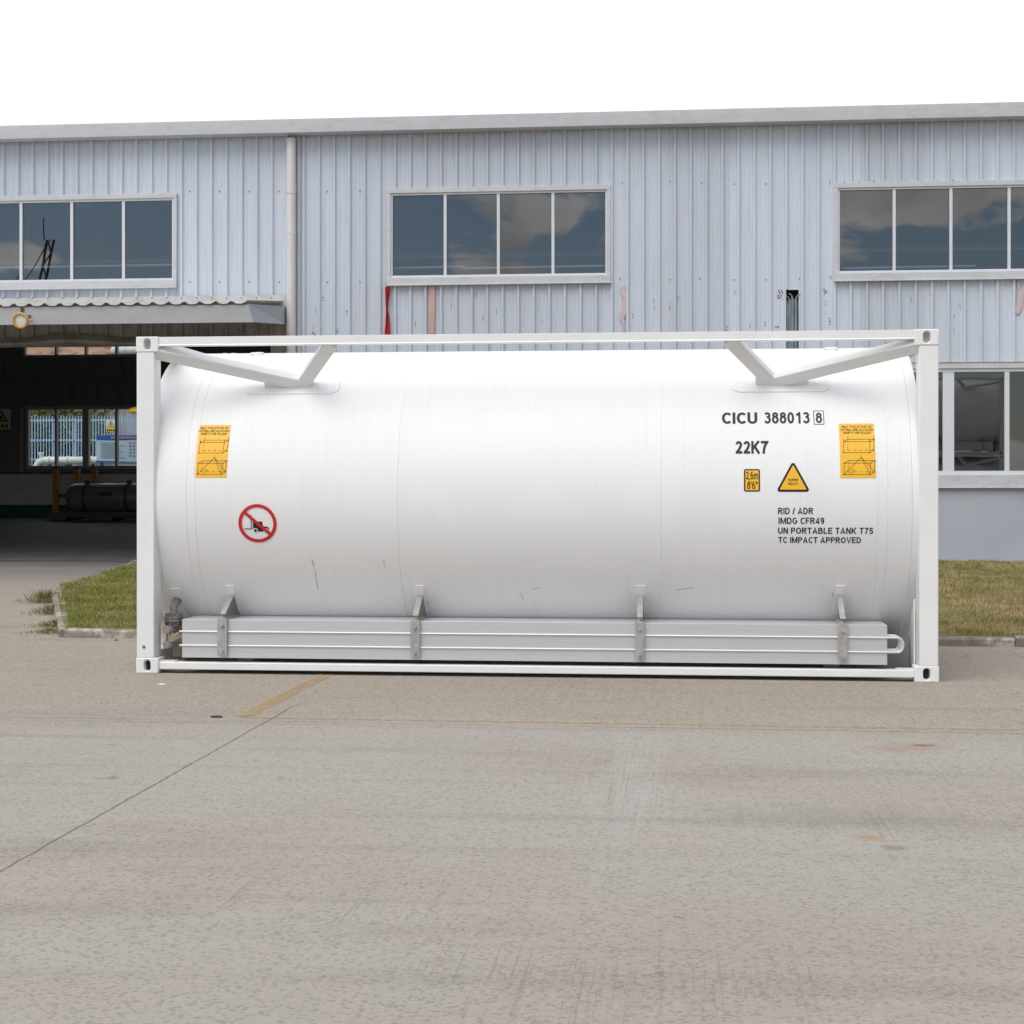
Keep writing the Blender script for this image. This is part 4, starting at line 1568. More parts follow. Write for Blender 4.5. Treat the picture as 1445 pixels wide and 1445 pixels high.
# saddles carrying the shell
for X in (-2.3, 2.3):
    c = MB()
    c.box((X - 0.06, 0.5, 0.05), (X + 0.06, DY - 0.5, 0.30))
    part(c, 'saddle', ['frame_white'], tank)
c = MB()
q = P(203, 913, 0.003)
c.tube([(q.x, 0.006, q.z), (q.x, 0.0015, q.z)], 0.013, 14)
part(c, 'blue_plug', ['bluedot'], tank)


# ---- markings on the shell, laid out in (length, girth) coordinates
def decal(polys_by_mat, name, parent, off0=0.0022, step=0.0011):
    """[(material, [polygon, ...]), ...] from the bottom layer up; polygons in (u, v) metres"""
    V, Fs, mi, mats = [], [], [], []
    for li, (mk, polys) in enumerate(polys_by_mat):
        if mk not in mats:
            mats.append(mk)
        bm_ = bmesh.new()
        for pg in polys:
            if isinstance(pg, bpy.types.Mesh):
                bm_.from_mesh(pg)
            else:
                bm_.faces.new([bm_.verts.new((p[0], p[1], 0)) for p in pg])
        if not bm_.verts:
            bm_.free()
            continue
        v0, v1 = min(v.co.y for v in bm_.verts), max(v.co.y for v in bm_.verts)
        k = v0 + 0.03
        while k < v1:
            bmesh.ops.bisect_plane(bm_, geom=bm_.verts[:] + bm_.edges[:] + bm_.faces[:], plane_co=(0, k, 0), plane_no=(0, 1, 0))
            k += 0.03
        bm_.verts.index_update()
        o_ = len(V)
        for v in bm_.verts:
            V.append(on_tank(v.co.x, v.co.y, off0 + step * li))
        for f in bm_.faces:
            ids = [v.index + o_ for v in f.verts]
            Fs.append(tuple(ids))
            mi.append(mats.index(mk))
        bm_.free()
    mb_ = MB()
    mb_.v, mb_.f, mb_.m = V, Fs, mi
    off = Vector((0, 1.219, 0))
    mb_.v = [tuple(Vector(v) - off) for v in mb_.v]
    me_ = bpy.data.meshes.new(name)
    me_.from_pydata(mb_.v, [], mb_.f)
    for mk in mats:
        me_.materials.append(M[mk])
    me_.polygons.foreach_set('material_index', mb_.m)
    # faces look outward (all polygons are wound anticlockwise seen from outside)
    ob = bpy.data.objects.new(name, me_)
    COL.objects.link(ob)
    ob.parent = parent
    return ob


def text_polys(body, rect, T=0.17, sp=0.085):
    """block lettering built from thick strokes, scaled to rect (u0, v0, u1, v1); capitals are 1 high"""
    a = T / 2
    H = 1 - a

    def arc(cx, cy, rx, ry, a0, a1, n=14):
        return [(cx + rx * math.cos(R(a0 + (a1 - a0) * k / n)), cy + ry * math.sin(R(a0 + (a1 - a0) * k / n))) for k in range(n + 1)]

    def glyph(ch):
        w = 0.66
        E = w - a
        if ch == 'C':
            return 0.64, [arc(0.36, .5, 0.36 - a, .5 - a, 42, 318, 22)]
        if ch == 'G':
            return 0.74, [arc(0.37, .5, 0.37 - a, .5 - a, 48, 338, 24) + [(0.74 - a, .46), (0.40, .46)]]
        if ch == 'O':
            return 0.74, [arc(0.37, .5, 0.37 - a, .5 - a, 0, 360, 30)]
        if ch == 'D':
            return 0.68, [[(a, a), (a, H)] + [(0.30, H)] + arc(0.30, .5, .38 - a, .5 - a, 90, -90) + [(0.30, a), (a, a)]]
        if ch == 'I':
            return T, [[(a, 0), (a, 1)]]
        if ch == 'U':
            return w, [[(a, 1), (a, .34)] + arc(w / 2, .34, w / 2 - a, .34 - a, 180, 360) + [(E, 1)]]
        if ch == 'R':
            return 0.68, [[(a, 0), (a, H), (0.36, H)] + arc(0.36, .73, .28 - a * .6, H - .73, 90, -90) + [(0.36, .73 - (H - .73)), (a, .73 - (H - .73))], [(0.34, .46), (0.62, 0)]]
        if ch == 'P':
            return 0.62, [[(a, 0), (a, H), (0.34, H)] + arc(0.34, .70, .28 - a, H - .70, 90, -90) + [(0.34, .70 - (H - .70)), (a, .70 - (H - .70))]]
        if ch == 'B':
            return 0.66, [[(a, a), (a, H), (0.34, H)] + arc(0.34, .745, .26 - a, H - .745, 90, -90) + [(a, .745 - H + .745)], [(0.34, .745 - H + .745)] + arc(0.36, (a + .745 * 2 - H) / 2, .30 - a, (.745 * 2 - H - a) / 2, 90, -90) + [(a, a)]]
        if ch == 'A':
            return 0.72, [[(a * .9, 0), (.36, 1 - a * .2), (.72 - a * .9, 0)], [(.18, .30), (.54, .30)]]
        if ch == 'V':
            return 0.70, [[(a * .9, 1), (.35, a * .2), (.70 - a * .9, 1)]]
        if ch == 'M':
            return 0.84, [[(a, 0), (a, 1)], [(a * 1.1, 1), (.42, .08), (.84 - a * 1.1, 1)], [(.84 - a, 1), (.84 - a, 0)]]
        if ch == 'W':
            return 0.98, [[(a * .8, 1), (.26, a * .3), (.49, .92), (.72, a * .3), (.98 - a * .8, 1)]]
        if ch == 'N':
            return w, [[(a, 0), (a, 1)], [(a * 1.15, 1), (w - a * 1.15, 0)], [(E, 0), (E, 1)]]
        if ch == 'T':
            return 0.62, [[(0, H), (.62, H)], [(.31, 0), (.31, H)]]
        if ch == 'L':
            return 0.54, [[(a, 1), (a, a), (.54, a)]]
        if ch == 'E':
            return 0.60, [[(.60, H), (a, H), (a, a), (.60, a)], [(a, .51), (.56, .51)]]
        if ch == 'F':
            return 0.56, [[(.56, H), (a, H), (a, 0)], [(a, .48), (.50, .48)]]
        if ch == 'K':
            return 0.70, [[(a, 0), (a, 1)], [(.62, 1), (a, .36)], [(.28, .56), (.64, 0)]]
        if ch == 'H':
            return w, [[(a, 0), (a, 1)], [(E, 0), (E, 1)], [(a, .52), (E, .52)]]
        if ch == 'Y':
            return 0.68, [[(a * .8, 1), (.34, .42), (.68 - a * .8, 1)], [(.34, 0), (.34, .44)]]
        if ch == 'S':
            return 0.64, [arc(.32, .74, .31 - a, H - .74, 25, 270, 16)[:-1] + [(.32, .505)] + arc(.33, (a + .505) / 2, .31 - a, (.505 - a) / 2, 90, -155, 16)[1:]]
        if ch == '0':
            return 0.56, [arc(.28, .5, .28 - a, .5 - a, 0, 360, 30)]
        if ch == '1':
            return 0.56, [[(.36, 0), (.36, 1)], [(.36, .93), (.24, .80), (.10, .73)]]
        if ch == '2':
            return 0.56, [arc(.28, .70, .27 - a, H - .70, 170, -30, 14) + [(.30, .33), (.12, a + .02), (.12, a), (.56, a)]]
        if ch == '3':
            return 0.56, [arc(.27, .74, .26 - a, H - .74, 160, -90, 16) + [(.22, .74 - H + .74)], [(.22, .74 - H + .74)] + arc(.27, (a + 1.48 - H) / 2, .285 - a, (1.48 - H - a) / 2, 90, -160, 18)]
        if ch == '4':
            return 0.58, [[(.42, 0), (.42, .96), (.06, .30), (.06, .27), (.58, .27)]]
        if ch == '5':
            return 0.56, [[(.52, H), (.15, H), (.10, .50)] + arc(.27, .335, .285 - a, .335 - a, 125, -155, 18)]
        if ch == '6':
            return 0.56, [arc(.28, .33, .28 - a, .33 - a, 0, 360, 24), arc(.30, .5, .30 - a, .5 - a, 62, 185, 14)]
        if ch == '7':
            return 0.56, [[(0, H), (.50, H), (.48, H - .04)] + [(.34, .66), (.25, .36), (.21, 0)]]
        if ch == '8':
            return 0.56, [arc(.28, .755, .245 - a, H - .755, 0, 360, 22), arc(.28, (a + 1.51 - H) / 2, .28 - a, (1.51 - H - a) / 2, 0, 360, 24)]
        if ch == '9':
            return 0.56, [arc(.28, .67, .28 - a, .33 - a, 0, 360, 24), arc(.26, .5, .30 - a, .5 - a, -118, 5, 14)]
        if ch == '/':
            return 0.34, [[(.04, 0), (.30, 1)]]
        if ch == ',':
            return 0.20, [[(.11, .16), (.10, 0), (.05, -.14)]]
        if ch == "'":
            return 0.14, [[(.07, 1), (.07, .68)]]
        if ch == '"':
            return 0.28, [[(.07, 1), (.07, .68)], [(.22, 1), (.22, .68)]]
        if ch == 'm':
            return 0.82, [[(a, 0), (a, .72)], [(a, .44)] + arc(a + .17, .48, .17, .24 - a, 180, 0, 8) + [(a + .34, 0)], [(a + .34, .44)] + arc(a + .52, .48, .18, .24 - a, 180, 0, 8) + [(a + .70, 0)]]
        if ch == '(':
            return 0.28, [arc(.36, .45, .28, .66, 130, 230, 10)]
        if ch == ')':
            return 0.28, [arc(-.08, .45, .28, .66, 50, -50, 10)]
        return 0.30, []
    polys = []
    x = 0.0
    for ch in body:
        w, strokes = glyph(ch)
        for st in strokes:
            pts = [Vector(p) for p in st]
            pts = [p for i, p in enumerate(pts) if i == 0 or (p - pts[i - 1]).length > 1e-4]
            closed = len(pts) > 3 and (pts[0] - pts[-1]).length < 1e-3
            offs = []
            m_ = len(pts)
            for i in range(m_):
                d0 = (pts[i] - pts[i - 1]) if i else ((pts[-1] - pts[-2]) if closed else (pts[1] - pts[0]))
                d1 = (pts[i + 1] - pts[i]) if i < m_ - 1 else ((pts[1] - pts[0]) if closed else (pts[-1] - pts[-2]))
                n0 = Vector((-d0.y, d0.x)).normalized()
                n1 = Vector((-d1.y, d1.x)).normalized()
                nn = n0 + n1
                if nn.length < 0.3:
                    nn = n0
                nn.normalize()
                offs.append(nn * min(a / max(nn.dot(n0), 0.45), a * 1.9))
            for i in range(m_ - 1):
                q = [pts[i] - offs[i], pts[i + 1] - offs[i + 1], pts[i + 1] + offs[i + 1], pts[i] + offs[i]]
                polys.append([(p.x + x, p.y) for p in q])
        x += w + (sp if ch != ' ' else 0.02)
    lo = min(p[0] for g_ in polys for p in g_)
    hi = max(p[0] for g_ in polys for p in g_)
    u0, v0, u1, v1 = rect
    return [[(u0 + (p[0] - lo) / (hi - lo) * (u1 - u0), v0 + p[1] * (v1 - v0)) for p in g_] for g_ in polys]


def rect_px(x0, y0, x1, y1):
    ym = (y0 + y1) / 2
    ua, ub = cyl(x0, ym)[0], cyl(x1, ym)[0]
    return (ua, cyl((x0 + x1) / 2, y1)[1], ub, cyl((x0 + x1) / 2, y0)[1])


def rpoly(r):
    return [(r[0], r[1]), (r[2], r[1]), (r[2], r[3]), (r[0], r[3])]


def seg(a_, b_, w):
    dx, dy = b_[0] - a_[0], b_[1] - a_[1]
    l_ = math.hypot(dx, dy)
    nx, ny = -dy / l_ * w / 2, dx / l_ * w / 2
    return [(a_[0] - nx, a_[1] - ny), (b_[0] - nx, b_[1] - ny), (b_[0] + nx, b_[1] + ny), (a_[0] + nx, a_[1] + ny)]


def disc(cx, cy, r, n=28):
    return [(cx + r * math.cos(2 * math.pi * k / n), cy + r * math.sin(2 * math.pi * k / n)) for k in range(n)]


def rounded(poly, r, n=6):
    out_ = []
    m_ = len(poly)
    for i in range(m_):
        p0, p1, p2 = Vector(poly[i - 1]), Vector(poly[i]), Vector(poly[(i + 1) % m_])
        d0, d1 = (p0 - p1).normalized(), (p2 - p1).normalized()
        half = d0.angle(d1) / 2
        t = r / math.tan(half)
        a_, b_ = p1 + d0 * t, p1 + d1 * t
        cc = p1 + (d0 + d1).normalized() * (r / math.sin(half))
        a0 = math.atan2(a_.y - cc.y, a_.x - cc.x)
        a1 = math.atan2(b_.y - cc.y, b_.x - cc.x)
        da = (a1 - a0 + math.pi) % (2 * math.pi) - math.pi
        for k in range(n + 1):
            q = a0 + da * k / n
            out_.append((cc.x + r * math.cos(q), cc.y + r * math.sin(q)))
    return out_


BOLD = 0.018
# serial and codes
decal([('ink', text_polys("CICU", rect_px(1018.6, 582.2, 1068.6, 598.2), 0.19))], 'serial_text', tank)
decal([('ink', text_polys("388013", rect_px(1078.3, 581.8, 1142.3, 597.8), 0.18))], 'serial_text', tank)
r = rect_px(1151, 582.5, 1160, 597)
rb = rect_px(1148.4, 580, 1162.3, 598.8)
fr_ = [seg((rb[0], rb[1]), (rb[2], rb[1]), 0.005), seg((rb[2], rb[1]), (rb[2], rb[3]), 0.005), seg((rb[2], rb[3]), (rb[0], rb[3]), 0.005), seg((rb[0], rb[3]), (rb[0], rb[1]), 0.005)]
decal([('ink', text_polys("8", r, 0.165) + fr_)], 'check_digit', tank)
decal([('ink', text_polys("22K7", rect_px(1038, 622.4, 1085.2, 640.2), 0.195))], 'size_code_text', tank)
for tx, rc in (("RID / ADR", (1098, 716.5, 1147.5, 725.5)), ("IMDG CFR49", (1098.6, 730.3, 1163, 739.3)),
               ("UN PORTABLE TANK T75", (1098, 744.5, 1232, 753.2)), ("TC IMPACT APPROVED", (1098.2, 757.8, 1215, 766.2))):
    decal([('black', text_polys(tx, rect_px(*rc), 0.165, 0.12))], 'approval_text', tank)
# height plate
r = rect_px(1049.8, 662, 1072.4, 693.8)
r2 = (r[0] + 0.010, r[1] + 0.010, r[2] - 0.010, r[3] - 0.010)
decal([('black', [rounded(rpoly(r), 0.014)]), ('yellow', [rounded(rpoly(r2), 0.006)]),
       ('black', text_polys("2,6m", rect_px(1052.6, 665.5, 1069.6, 676.5), 0.15) + text_polys("8'6\"", rect_px(1054.3, 679.5, 1068.9, 690.2), 0.15))], 'height_label', tank)
# super heavy triangle
ua, va_ = cyl(1095, 694)
ub, _ = cyl(1143.5, 694)
ut, vt_ = cyl(1119, 650)
tri = [(ua, va_), (ub, va_), (ut, vt_)]
cen = Vector(((ua + ub + ut) / 3, (2 * va_ + vt_) / 3))
tri2 = [tuple(cen + (Vector(p) - cen) * 0.79) for p in tri]
decal([('black', [rounded(tri, 0.016)]), ('yellow', [rounded(tri2, 0.004)]),
       ('black', text_polys("SUPER", rect_px(1112.3, 675.6, 1126.2, 679.2), 0.16) + text_polys("HEAVY", rect_px(1112.3, 681.0, 1126.2, 684.6), 0.16))], 'heavy_warning_label', tank)


# lifting instruction labels
def lifting_label(c0, c1, c2, c3):
    (u0, v1), (u1, _), (_, v0) = cyl(*c0), cyl(*c1), cyl(*c3)
    ul, ur = (cyl(*c0)[0] + cyl(*c3)[0]) / 2, (cyl(*c1)[0] + cyl(*c2)[0]) / 2
    w, h = ur - ul, v1 - v0

    def q(x, y):
        return (ul + x * w, v0 + y * h)
    lay = [('yellow', [rpoly((ul, v0, ur, v1))])]
    pr = text_polys("ONLY TWO STYLES OF", q(.06, .915) + q(.93, .957), 0.15) + text_polys("LIFTING ARE ALLOWED", q(.04, .855) + q(.97, .897), 0.15)
    pr += text_polys("(EMPTY OR FILLED)", q(.11, .798) + q(.90, .840), 0.15)
    lw = 0.0030
    bx = {}
    for nm, yb in (('a', 0.45), ('b', 0.06)):
        f = [q(.10, yb), q(.84, yb), q(.86, yb + .20), q(.12, yb + .20)]
        o_ = [(p[0] + 0.12 * w, p[1] + 0.045 * h) for p in f]
        E_ = [(f[0], f[1]), (f[1], f[2]), (f[2], f[3]), (f[3], f[0]), (o_[1], o_[2]), (o_[2], o_[3]), (f[1], o_[1]), (f[2], o_[2]), (f[3], o_[3])]
        pr += [seg(a_, b_, lw) for a_, b_ in E_]
        for a_, b_ in ((o_[0], o_[1]), (o_[3], o_[0])):     # hidden edges are dashed
            for k in range(0, 9, 2):
                A_, B_ = Vector(a_).lerp(Vector(b_), k / 9), Vector(a_).lerp(Vector(b_), (k + 1) / 9)
                pr.append(seg(tuple(A_), tuple(B_), lw))
        pr += [disc(p[0], p[1], 0.0048, 8) for p in f + [o_[1], o_[2]]]
        bx[nm] = (f, o_)
    f, o_ = bx['a']
    for p in (f[2], f[3], o_[2], o_[3]):
        pr.append(seg(p, (p[0], p[1] + 0.055 * h), lw))
    f, o_ = bx['b']
    ap = q(.60, .365)
    for p in (f[0], f[1], o_[1]):
        pr.append(seg(p, ap, lw))
    pr.append(seg(ap, (ap[0], ap[1] + 0.04 * h), lw))
    pr.append(seg(q(.30, .06), q(.37, .13), lw))
    pr.append(seg(q(.30, .15), q(.42, .13), lw))
    lay.append(('black', pr))
    return decal(lay, 'lifting_label', tank)


lifting_label((281, 600), (326, 600), (320, 674), (273.5, 674))
lifting_label((1183.5, 598), (1233, 597.5), (1236, 674), (1186, 674.5))

# no forklift sign
uc, vc = cyl(363.5, 738.5)
rr = (cyl(390.5, 738.5)[0] - cyl(336.8, 738.5)[0]) / 2
ring = []
nseg = 64
ri = rr * 0.83
for k in range(nseg):
    a0, a1 = 2 * math.pi * k / nseg, 2 * math.pi * (k + 1) / nseg
    ring.append([(uc + ri * math.cos(a0), vc + ri * math.sin(a0)), (uc + rr * math.cos(a0), vc + rr * math.sin(a0)),
                 (uc + rr * math.cos(a1), vc + rr * math.sin(a1)), (uc + ri * math.cos(a1), vc + ri * math.sin(a1))])
k_ = rr / 27.0                                  # metres per photo pixel


def fpx(x, y):
    return (uc + (x - 363.5) * k_, vc - (y - 738.5) * k_)


fk = [[fpx(357, 750), fpx(379, 750), fpx(379, 744), fpx(371, 742.5), fpx(370, 736), fpx(357, 736)],
      seg(fpx(344.5, 746.2), fpx(355, 746.2), 0.0065), seg(fpx(354.6, 746.6), fpx(354.6, 726.5), 0.006),
      disc(*fpx(360.3, 748.6), 2.2 * k_, 16), disc(*fpx(375, 748.6), 2.4 * k_, 16)]
wh = [disc(*fpx(360.3, 748.6), 3.4 * k_, 16), disc(*fpx(375, 748.6), 3.4 * k_, 16)]
a45 = R(-41)
bar_ = seg((uc - math.cos(a45) * ri * 1.02, vc - math.sin(a45) * ri * 1.02), (uc + math.cos(a45) * ri * 1.02, vc + math.sin(a45) * ri * 1.02), 0.0235)
decal([('black', fk[:1]), ('tank_white', wh), ('black', fk[1:]), ('red', ring + [bar_])], 'no_forklift_sign', tank)
# scuffs on the paint
sc_ = []
for (xa, ya, xb, yb, w) in ((440, 789, 443.5, 800, .006), (444.5, 803, 449, 832, .004), (752, 832, 762, 828, .004), (541, 790, 543, 800, .003), (953, 833, 978, 829, .004),
                            (735, 836, 739, 847, .004), (602, 848, 604, 853, .006), (1175, 836, 1176, 842, .006)):
    sc_.append(seg(cyl(xa, ya), cyl(xb, yb), w))
M['scuff'] = mat('scuff', (0.36, 0.34, 0.32), 0.8, var=0.3, vscale=40)
for q in sc_:
    decal([('scuff', [q])], 'scuff_mark', tank)

# the stacked tank containers across the yard, seen mirrored in the lower window
for k, (z, lab) in enumerate(((0.0, 'white tank container at the bottom of the stack reflected in the lower right window'),
                              (2.60, 'white tank container on top of the stack reflected in the lower right window'))):
    t2 = dup(tank, None, ('serial_text', 'check_digit', 'size_code_text', 'approval_text', 'height_label', 'heavy_warning_label', 'lifting_label', 'no_forklift_sign', 'scuff_mark'))
    t2.location = (9.07, -20.0, z)
    t2.rotation_euler = (0, 0, math.pi)
    tag(t2, lab, 'tank container', 'tank containers stacked across the yard')

# lattice boom standing far across the yard, mirrored in the left window
def mirror_pt(px, py, Yv):
    p = P(px, py, Yv)
    return Vector((p.x, 2 * YF - p.y, p.z))


YV_ = 66.0
bt_, bb_ = mirror_pt(66, 338, YV_), mirror_pt(54, 398, YV_)
dirb = (bt_ - bb_).normalized()
base_ = bb_ - dirb * (bb_.z / dirb.z)
boom = thing('crane_boom', (base_.x, base_.y, 0), 'dark lattice crane boom reflected in the upper left window', 'crane')
c = MB()
sdv = Vector((1, 0, 0))
for s_, r_ in ((-0.22, 0.07), (0.22, 0.07)):
    c.tube([base_ + sdv * s_, bt_ + sdv * s_ * 0.7], r_, 8)
Ln = (bt_ - base_).length
m_ = 22
for k in range(m_):
    t0, t1 = k / m_, (k + 1) / m_
    w0, w1 = 0.22 * (1.0 - 0.3 * t0), 0.22 * (1.0 - 0.3 * t1)
    sg_ = 1 if k % 2 else -1
    c.tube([base_.lerp(bt_, t0) + sdv * w0 * sg_, base_.lerp(bt_, t1) - sdv * w1 * sg_], 0.035, 6)
part(c, 'boom', ['steel_dk'], boom)
c = MB()
c.tube([bt_ + Vector((-0.3, 0, 0)), bt_ + Vector((-0.35, 0, 1.1))], 0.03, 6)
part(c, 'antenna', ['steel_dk'], boom)
c = MB()
c.tube([bt_, bb_ + Vector((-1.4, 0, -0.6)), base_ + Vector((-2.6, 0, 0.2))], 0.025, 6)
part(c, 'cable', ['steel_dk'], boom)
c = MB()
c.box((base_.x - 1.6, base_.y - 1.2, 0.0), (base_.x + 1.2, base_.y + 1.2, 1.5))
part(c, 'carrier', ['ochre'], boom, bevel=0.1)

# ================================================================== SMALL THINGS ON THE FACADE
# round yellow lamp on the canopy
YL = YC - 0.30
pcn = P(29, 452, YL)
lamp = thing('floodlight', (pcn.x, YL, pcn.z), 'round floodlight with a yellow rim on the canopy edge', 'floodlight')
c = MB()
ax = Vector((0.10, -1, -0.22)).normalized()


def lathe(mb_, cen_, ax_, prof_, n=36, mi=0):
    u = ax_.cross(Vector((0, 0, 1)) if abs(ax_.z) < 0.9 else Vector((1, 0, 0))).normalized()
    w = ax_.cross(u)
    V = []
    for (h_, r_) in prof_:
        for k in range(n):
            a_ = 2 * math.pi * k / n
            V.append(cen_ + ax_ * h_ + (u * math.cos(a_) + w * math.sin(a_)) * r_)
    Fs = []
    for i in range(len(prof_) - 1):
        for k in range(n):
            k2 = (k + 1) % n
            Fs.append((i * n + k, i * n + k2, (i + 1) * n + k2, (i + 1) * n + k))
    mb_.add(V, Fs, mi)


lathe(c, pcn, ax, [(0.0, 0.080), (0.03, 0.083), (0.035, 0.098), (0.03, 0.113), (0.0, 0.116), (-0.03, 0.112), (-0.06, 0.10), (-0.10, 0.085), (-0.14, 0.04), (-0.14, 0.001)])
for k in range(12):
    a_ = 2 * math.pi * k / 12
    u = ax.cross(Vector((0, 0, 1))).normalized()
    w = ax.cross(u)
    p = pcn + (u * math.cos(a_) + w * math.sin(a_)) * 0.100
    c.tube([p + ax * 0.03, p + ax * 0.044], 0.007, 6)
part(c, 'housing', ['brass'], lamp, smooth=50)
c = MB()
lathe(c, pcn, ax, [(0.012, 0.001), (0.011, 0.05), (0.004, 0.0815)])
part(c, 'lens', ['lens'], lamp, smooth=50)
c = MB()
c.tube([pcn + Vector((0.09, 0.03, 0.0)), pcn + Vector((0.15, 0.04, 0.005))], 0.014, 10)
part(c, 'cable_gland', ['brass'], lamp)
c = MB()
c.bar(pcn + Vector((0, 0.10, 0.02)), (pcn.x + 0.02, YC - 0.02, pcn.z + 0.10), (1, 0, 0), 0.04, 0.012)
part(c, 'bracket', ['steel_dk'], lamp)


def strip(name, mk, pts, label, cat, group=None, fold=0.012, thick=0.004, depth=0.034, mats2=None, ragged=0.0):
    """hanging strip: pts = (photo y, left x, right x); gets real thickness and folds"""
    c_ = MB()
    nu = 6
    rows = []
    for (y, xl, xr) in pts:
        row = []
        for j in range(nu + 1):
            px = xl + (xr - xl) * j / nu
            x, z = W_(px, y)
            dep = depth + fold * math.sin(j * 1.9 + y * 0.11) + fold * 0.5 * mnoise.noise((x * 20, z * 6, 0))
            row.append((x, YF - dep, z))
        rows.append(row)
    V = [p for r_ in rows for p in r_] + [(p[0], p[1] + thick, p[2]) for r_ in rows for p in r_]
    w_ = nu + 1
    o_ = len(rows) * w_
    Fs = []
    for i in range(len(rows) - 1):
        for j in range(nu):
            Fs.append((i * w_ + j, i * w_ + j + 1, (i + 1) * w_ + j + 1, (i + 1) * w_ + j))
            Fs.append((o_ + i * w_ + j, o_ + (i + 1) * w_ + j, o_ + (i + 1) * w_ + j + 1, o_ + i * w_ + j + 1))
    for i in range(len(rows) - 1):
        for j in (0, nu):
            a_ = i * w_ + j
            Fs.append((a_, a_ + w_, a_ + w_ + o_, a_ + o_))
    for i in (0, len(rows) - 1):
        for j in range(nu):
            a_ = i * w_ + j
            Fs.append((a_, a_ + 1, a_ + 1 + o_, a_ + o_))
    c_.add(V, Fs)
    ob = c_.build(name, mk, smooth=60)
    return tag(ob, label, cat, group)


red = thing('cloth_strip', (W_(547, 472)[0], YF, W_(547, 472)[1]), 'bright red twisted cloth strip hanging below the middle window', 'cloth strip')
o = strip('cloth', 'redcloth', [(405, 545, 550), (409, 544.5, 551.5), (418, 545, 550.5), (428, 545, 549.5), (438, 545.5, 548.5), (446, 545, 550), (458, 544.5, 551), (466, 544, 551.5), (473, 544, 552)], None, None, fold=0.02, depth=0.055)
o.parent = red
o.matrix_parent_inverse = red.matrix_world.inverted()
o = strip('tape', 'ochrecloth', [(400, 544.5, 547.5), (406, 545, 549)], None, None, fold=0.003, depth=0.062)
o.parent = red
o.matrix_parent_inverse = red.matrix_world.inverted()
pk_ = strip('cloth_strip', 'pink', [(402, 606, 614.5), (415, 606, 614), (430, 606.5, 614), (445, 606, 614), (460, 606.5, 613.5), (471, 606, 613)], 'straight faded pink cloth strip hanging below the middle window', 'cloth strip', fold=0.006, depth=0.040)
strip('torn_paper', 'pinkpale', [(405, 878, 883), (410, 875, 883), (416, 878, 884), (423, 880, 884.5), (432, 880, 885), (437, 876, 886), (444, 875, 883), (452, 874.5, 880), (455, 878, 882), (462, 879, 882), (470, 880, 881.5)],
      'torn pale pink paper remnant on the wall right of the middle window', 'paper remnant', fold=0.004, depth=0.034)
strip('torn_paper', 'pinkpale', [(392, 1434, 1438), (399, 1435, 1440), (406, 1435, 1439), (412, 1436, 1443), (420, 1435, 1443), (430, 1434, 1442), (438, 1432, 1440), (443, 1434, 1437)],
      'torn pale pink paper remnant under the right window', 'paper remnant', fold=0.004, depth=0.034)

# ================================================================== INSIDE THE HALL
YG = 25.0
gx0 = P(95, 700, YG).x
zc_ = P(120, 702, YG).z
zfl2 = zg(YG)
ves = thing('gas_vessel', (gx0 + 1.4, YG, zfl2), 'dark grey horizontal gas vessel lying on a skid in the dim workshop', 'gas vessel')
c = MB()
rv = 0.335
lathe(c, Vector((gx0, YG, zc_)), Vector((1, 0, 0)), [(0.0, 0.001), (0.01, 0.12), (0.06, 0.23), (0.14, 0.31), (0.22, rv), (2.8, rv), (2.9, 0.28), (2.98, 0.001)], 40)
body = part(c, 'body', ['vessel'], ves, smooth=50)
for px in (124, 183):
    X = P(px, 700, YG).x
    c = MB()
    lathe(c, Vector((X, YG, zc_)), Vector((1, 0, 0)), [(-0.035, rv + 0.002), (-0.035, rv + 0.014), (0.035, rv + 0.014), (0.035, rv + 0.002)], 40)
    c.box((X - 0.05, YG - 0.06, zc_ + rv + 0.012), (X + 0.05, YG + 0.06, zc_ + rv + 0.07))
    c.tube([(X, YG - rv - 0.01, zc_ - 0.26), (X, YG - rv - 0.05, zc_ - 0.26)], 0.03, 10)
    part(c, 'strap', ['steel_dk'], ves)
c = MB()
c.tube([(gx0 + 0.02, YG, zc_ + 0.04), (gx0 - 0.20, YG, zc_ + 0.04)], 0.05, 14)
part(c, 'nozzle', ['steel_dk'], ves)
c = MB()
c.box((gx0 - 0.35, YG - 0.38, zfl2 + 0.08), (gx0 + 3.1, YG - 0.28, zfl2 + 0.20))
c.box((gx0 - 0.35, YG + 0.28, zfl2 + 0.08), (gx0 + 3.1, YG + 0.38, zfl2 + 0.20))
for X in (gx0 - 0.2, gx0 + 0.7, gx0 + 1.7, gx0 + 2.7):
    c.box((X - 0.06, YG - 0.28, zfl2 + 0.082), (X + 0.06, YG + 0.28, zfl2 + 0.198))
part(c, 'skid', ['steel_dk'], ves, smooth=None)
for X in (gx0 - 0.1, gx0 + 1.0, gx0 + 2.2):
    c = MB()
    c.box((X - 0.25, YG - 0.45, zfl2 + 0.004), (X + 0.25, YG + 0.45, zfl2 + 0.08))
    part(c, 'timber_bearer', ['timber'], ves, smooth=None)
c = MB()
for k in range(4):
    X = P(141 + k * 5, 695, YG - rv).x
    c.box((X - 0.03, YG - rv * 0.985 - 0.004, zc_ + 0.04), (X + 0.03, YG - rv * 0.98, zc_ + 0.12))
part(c, 'stencil_marks', ['black'], ves, smooth=None)

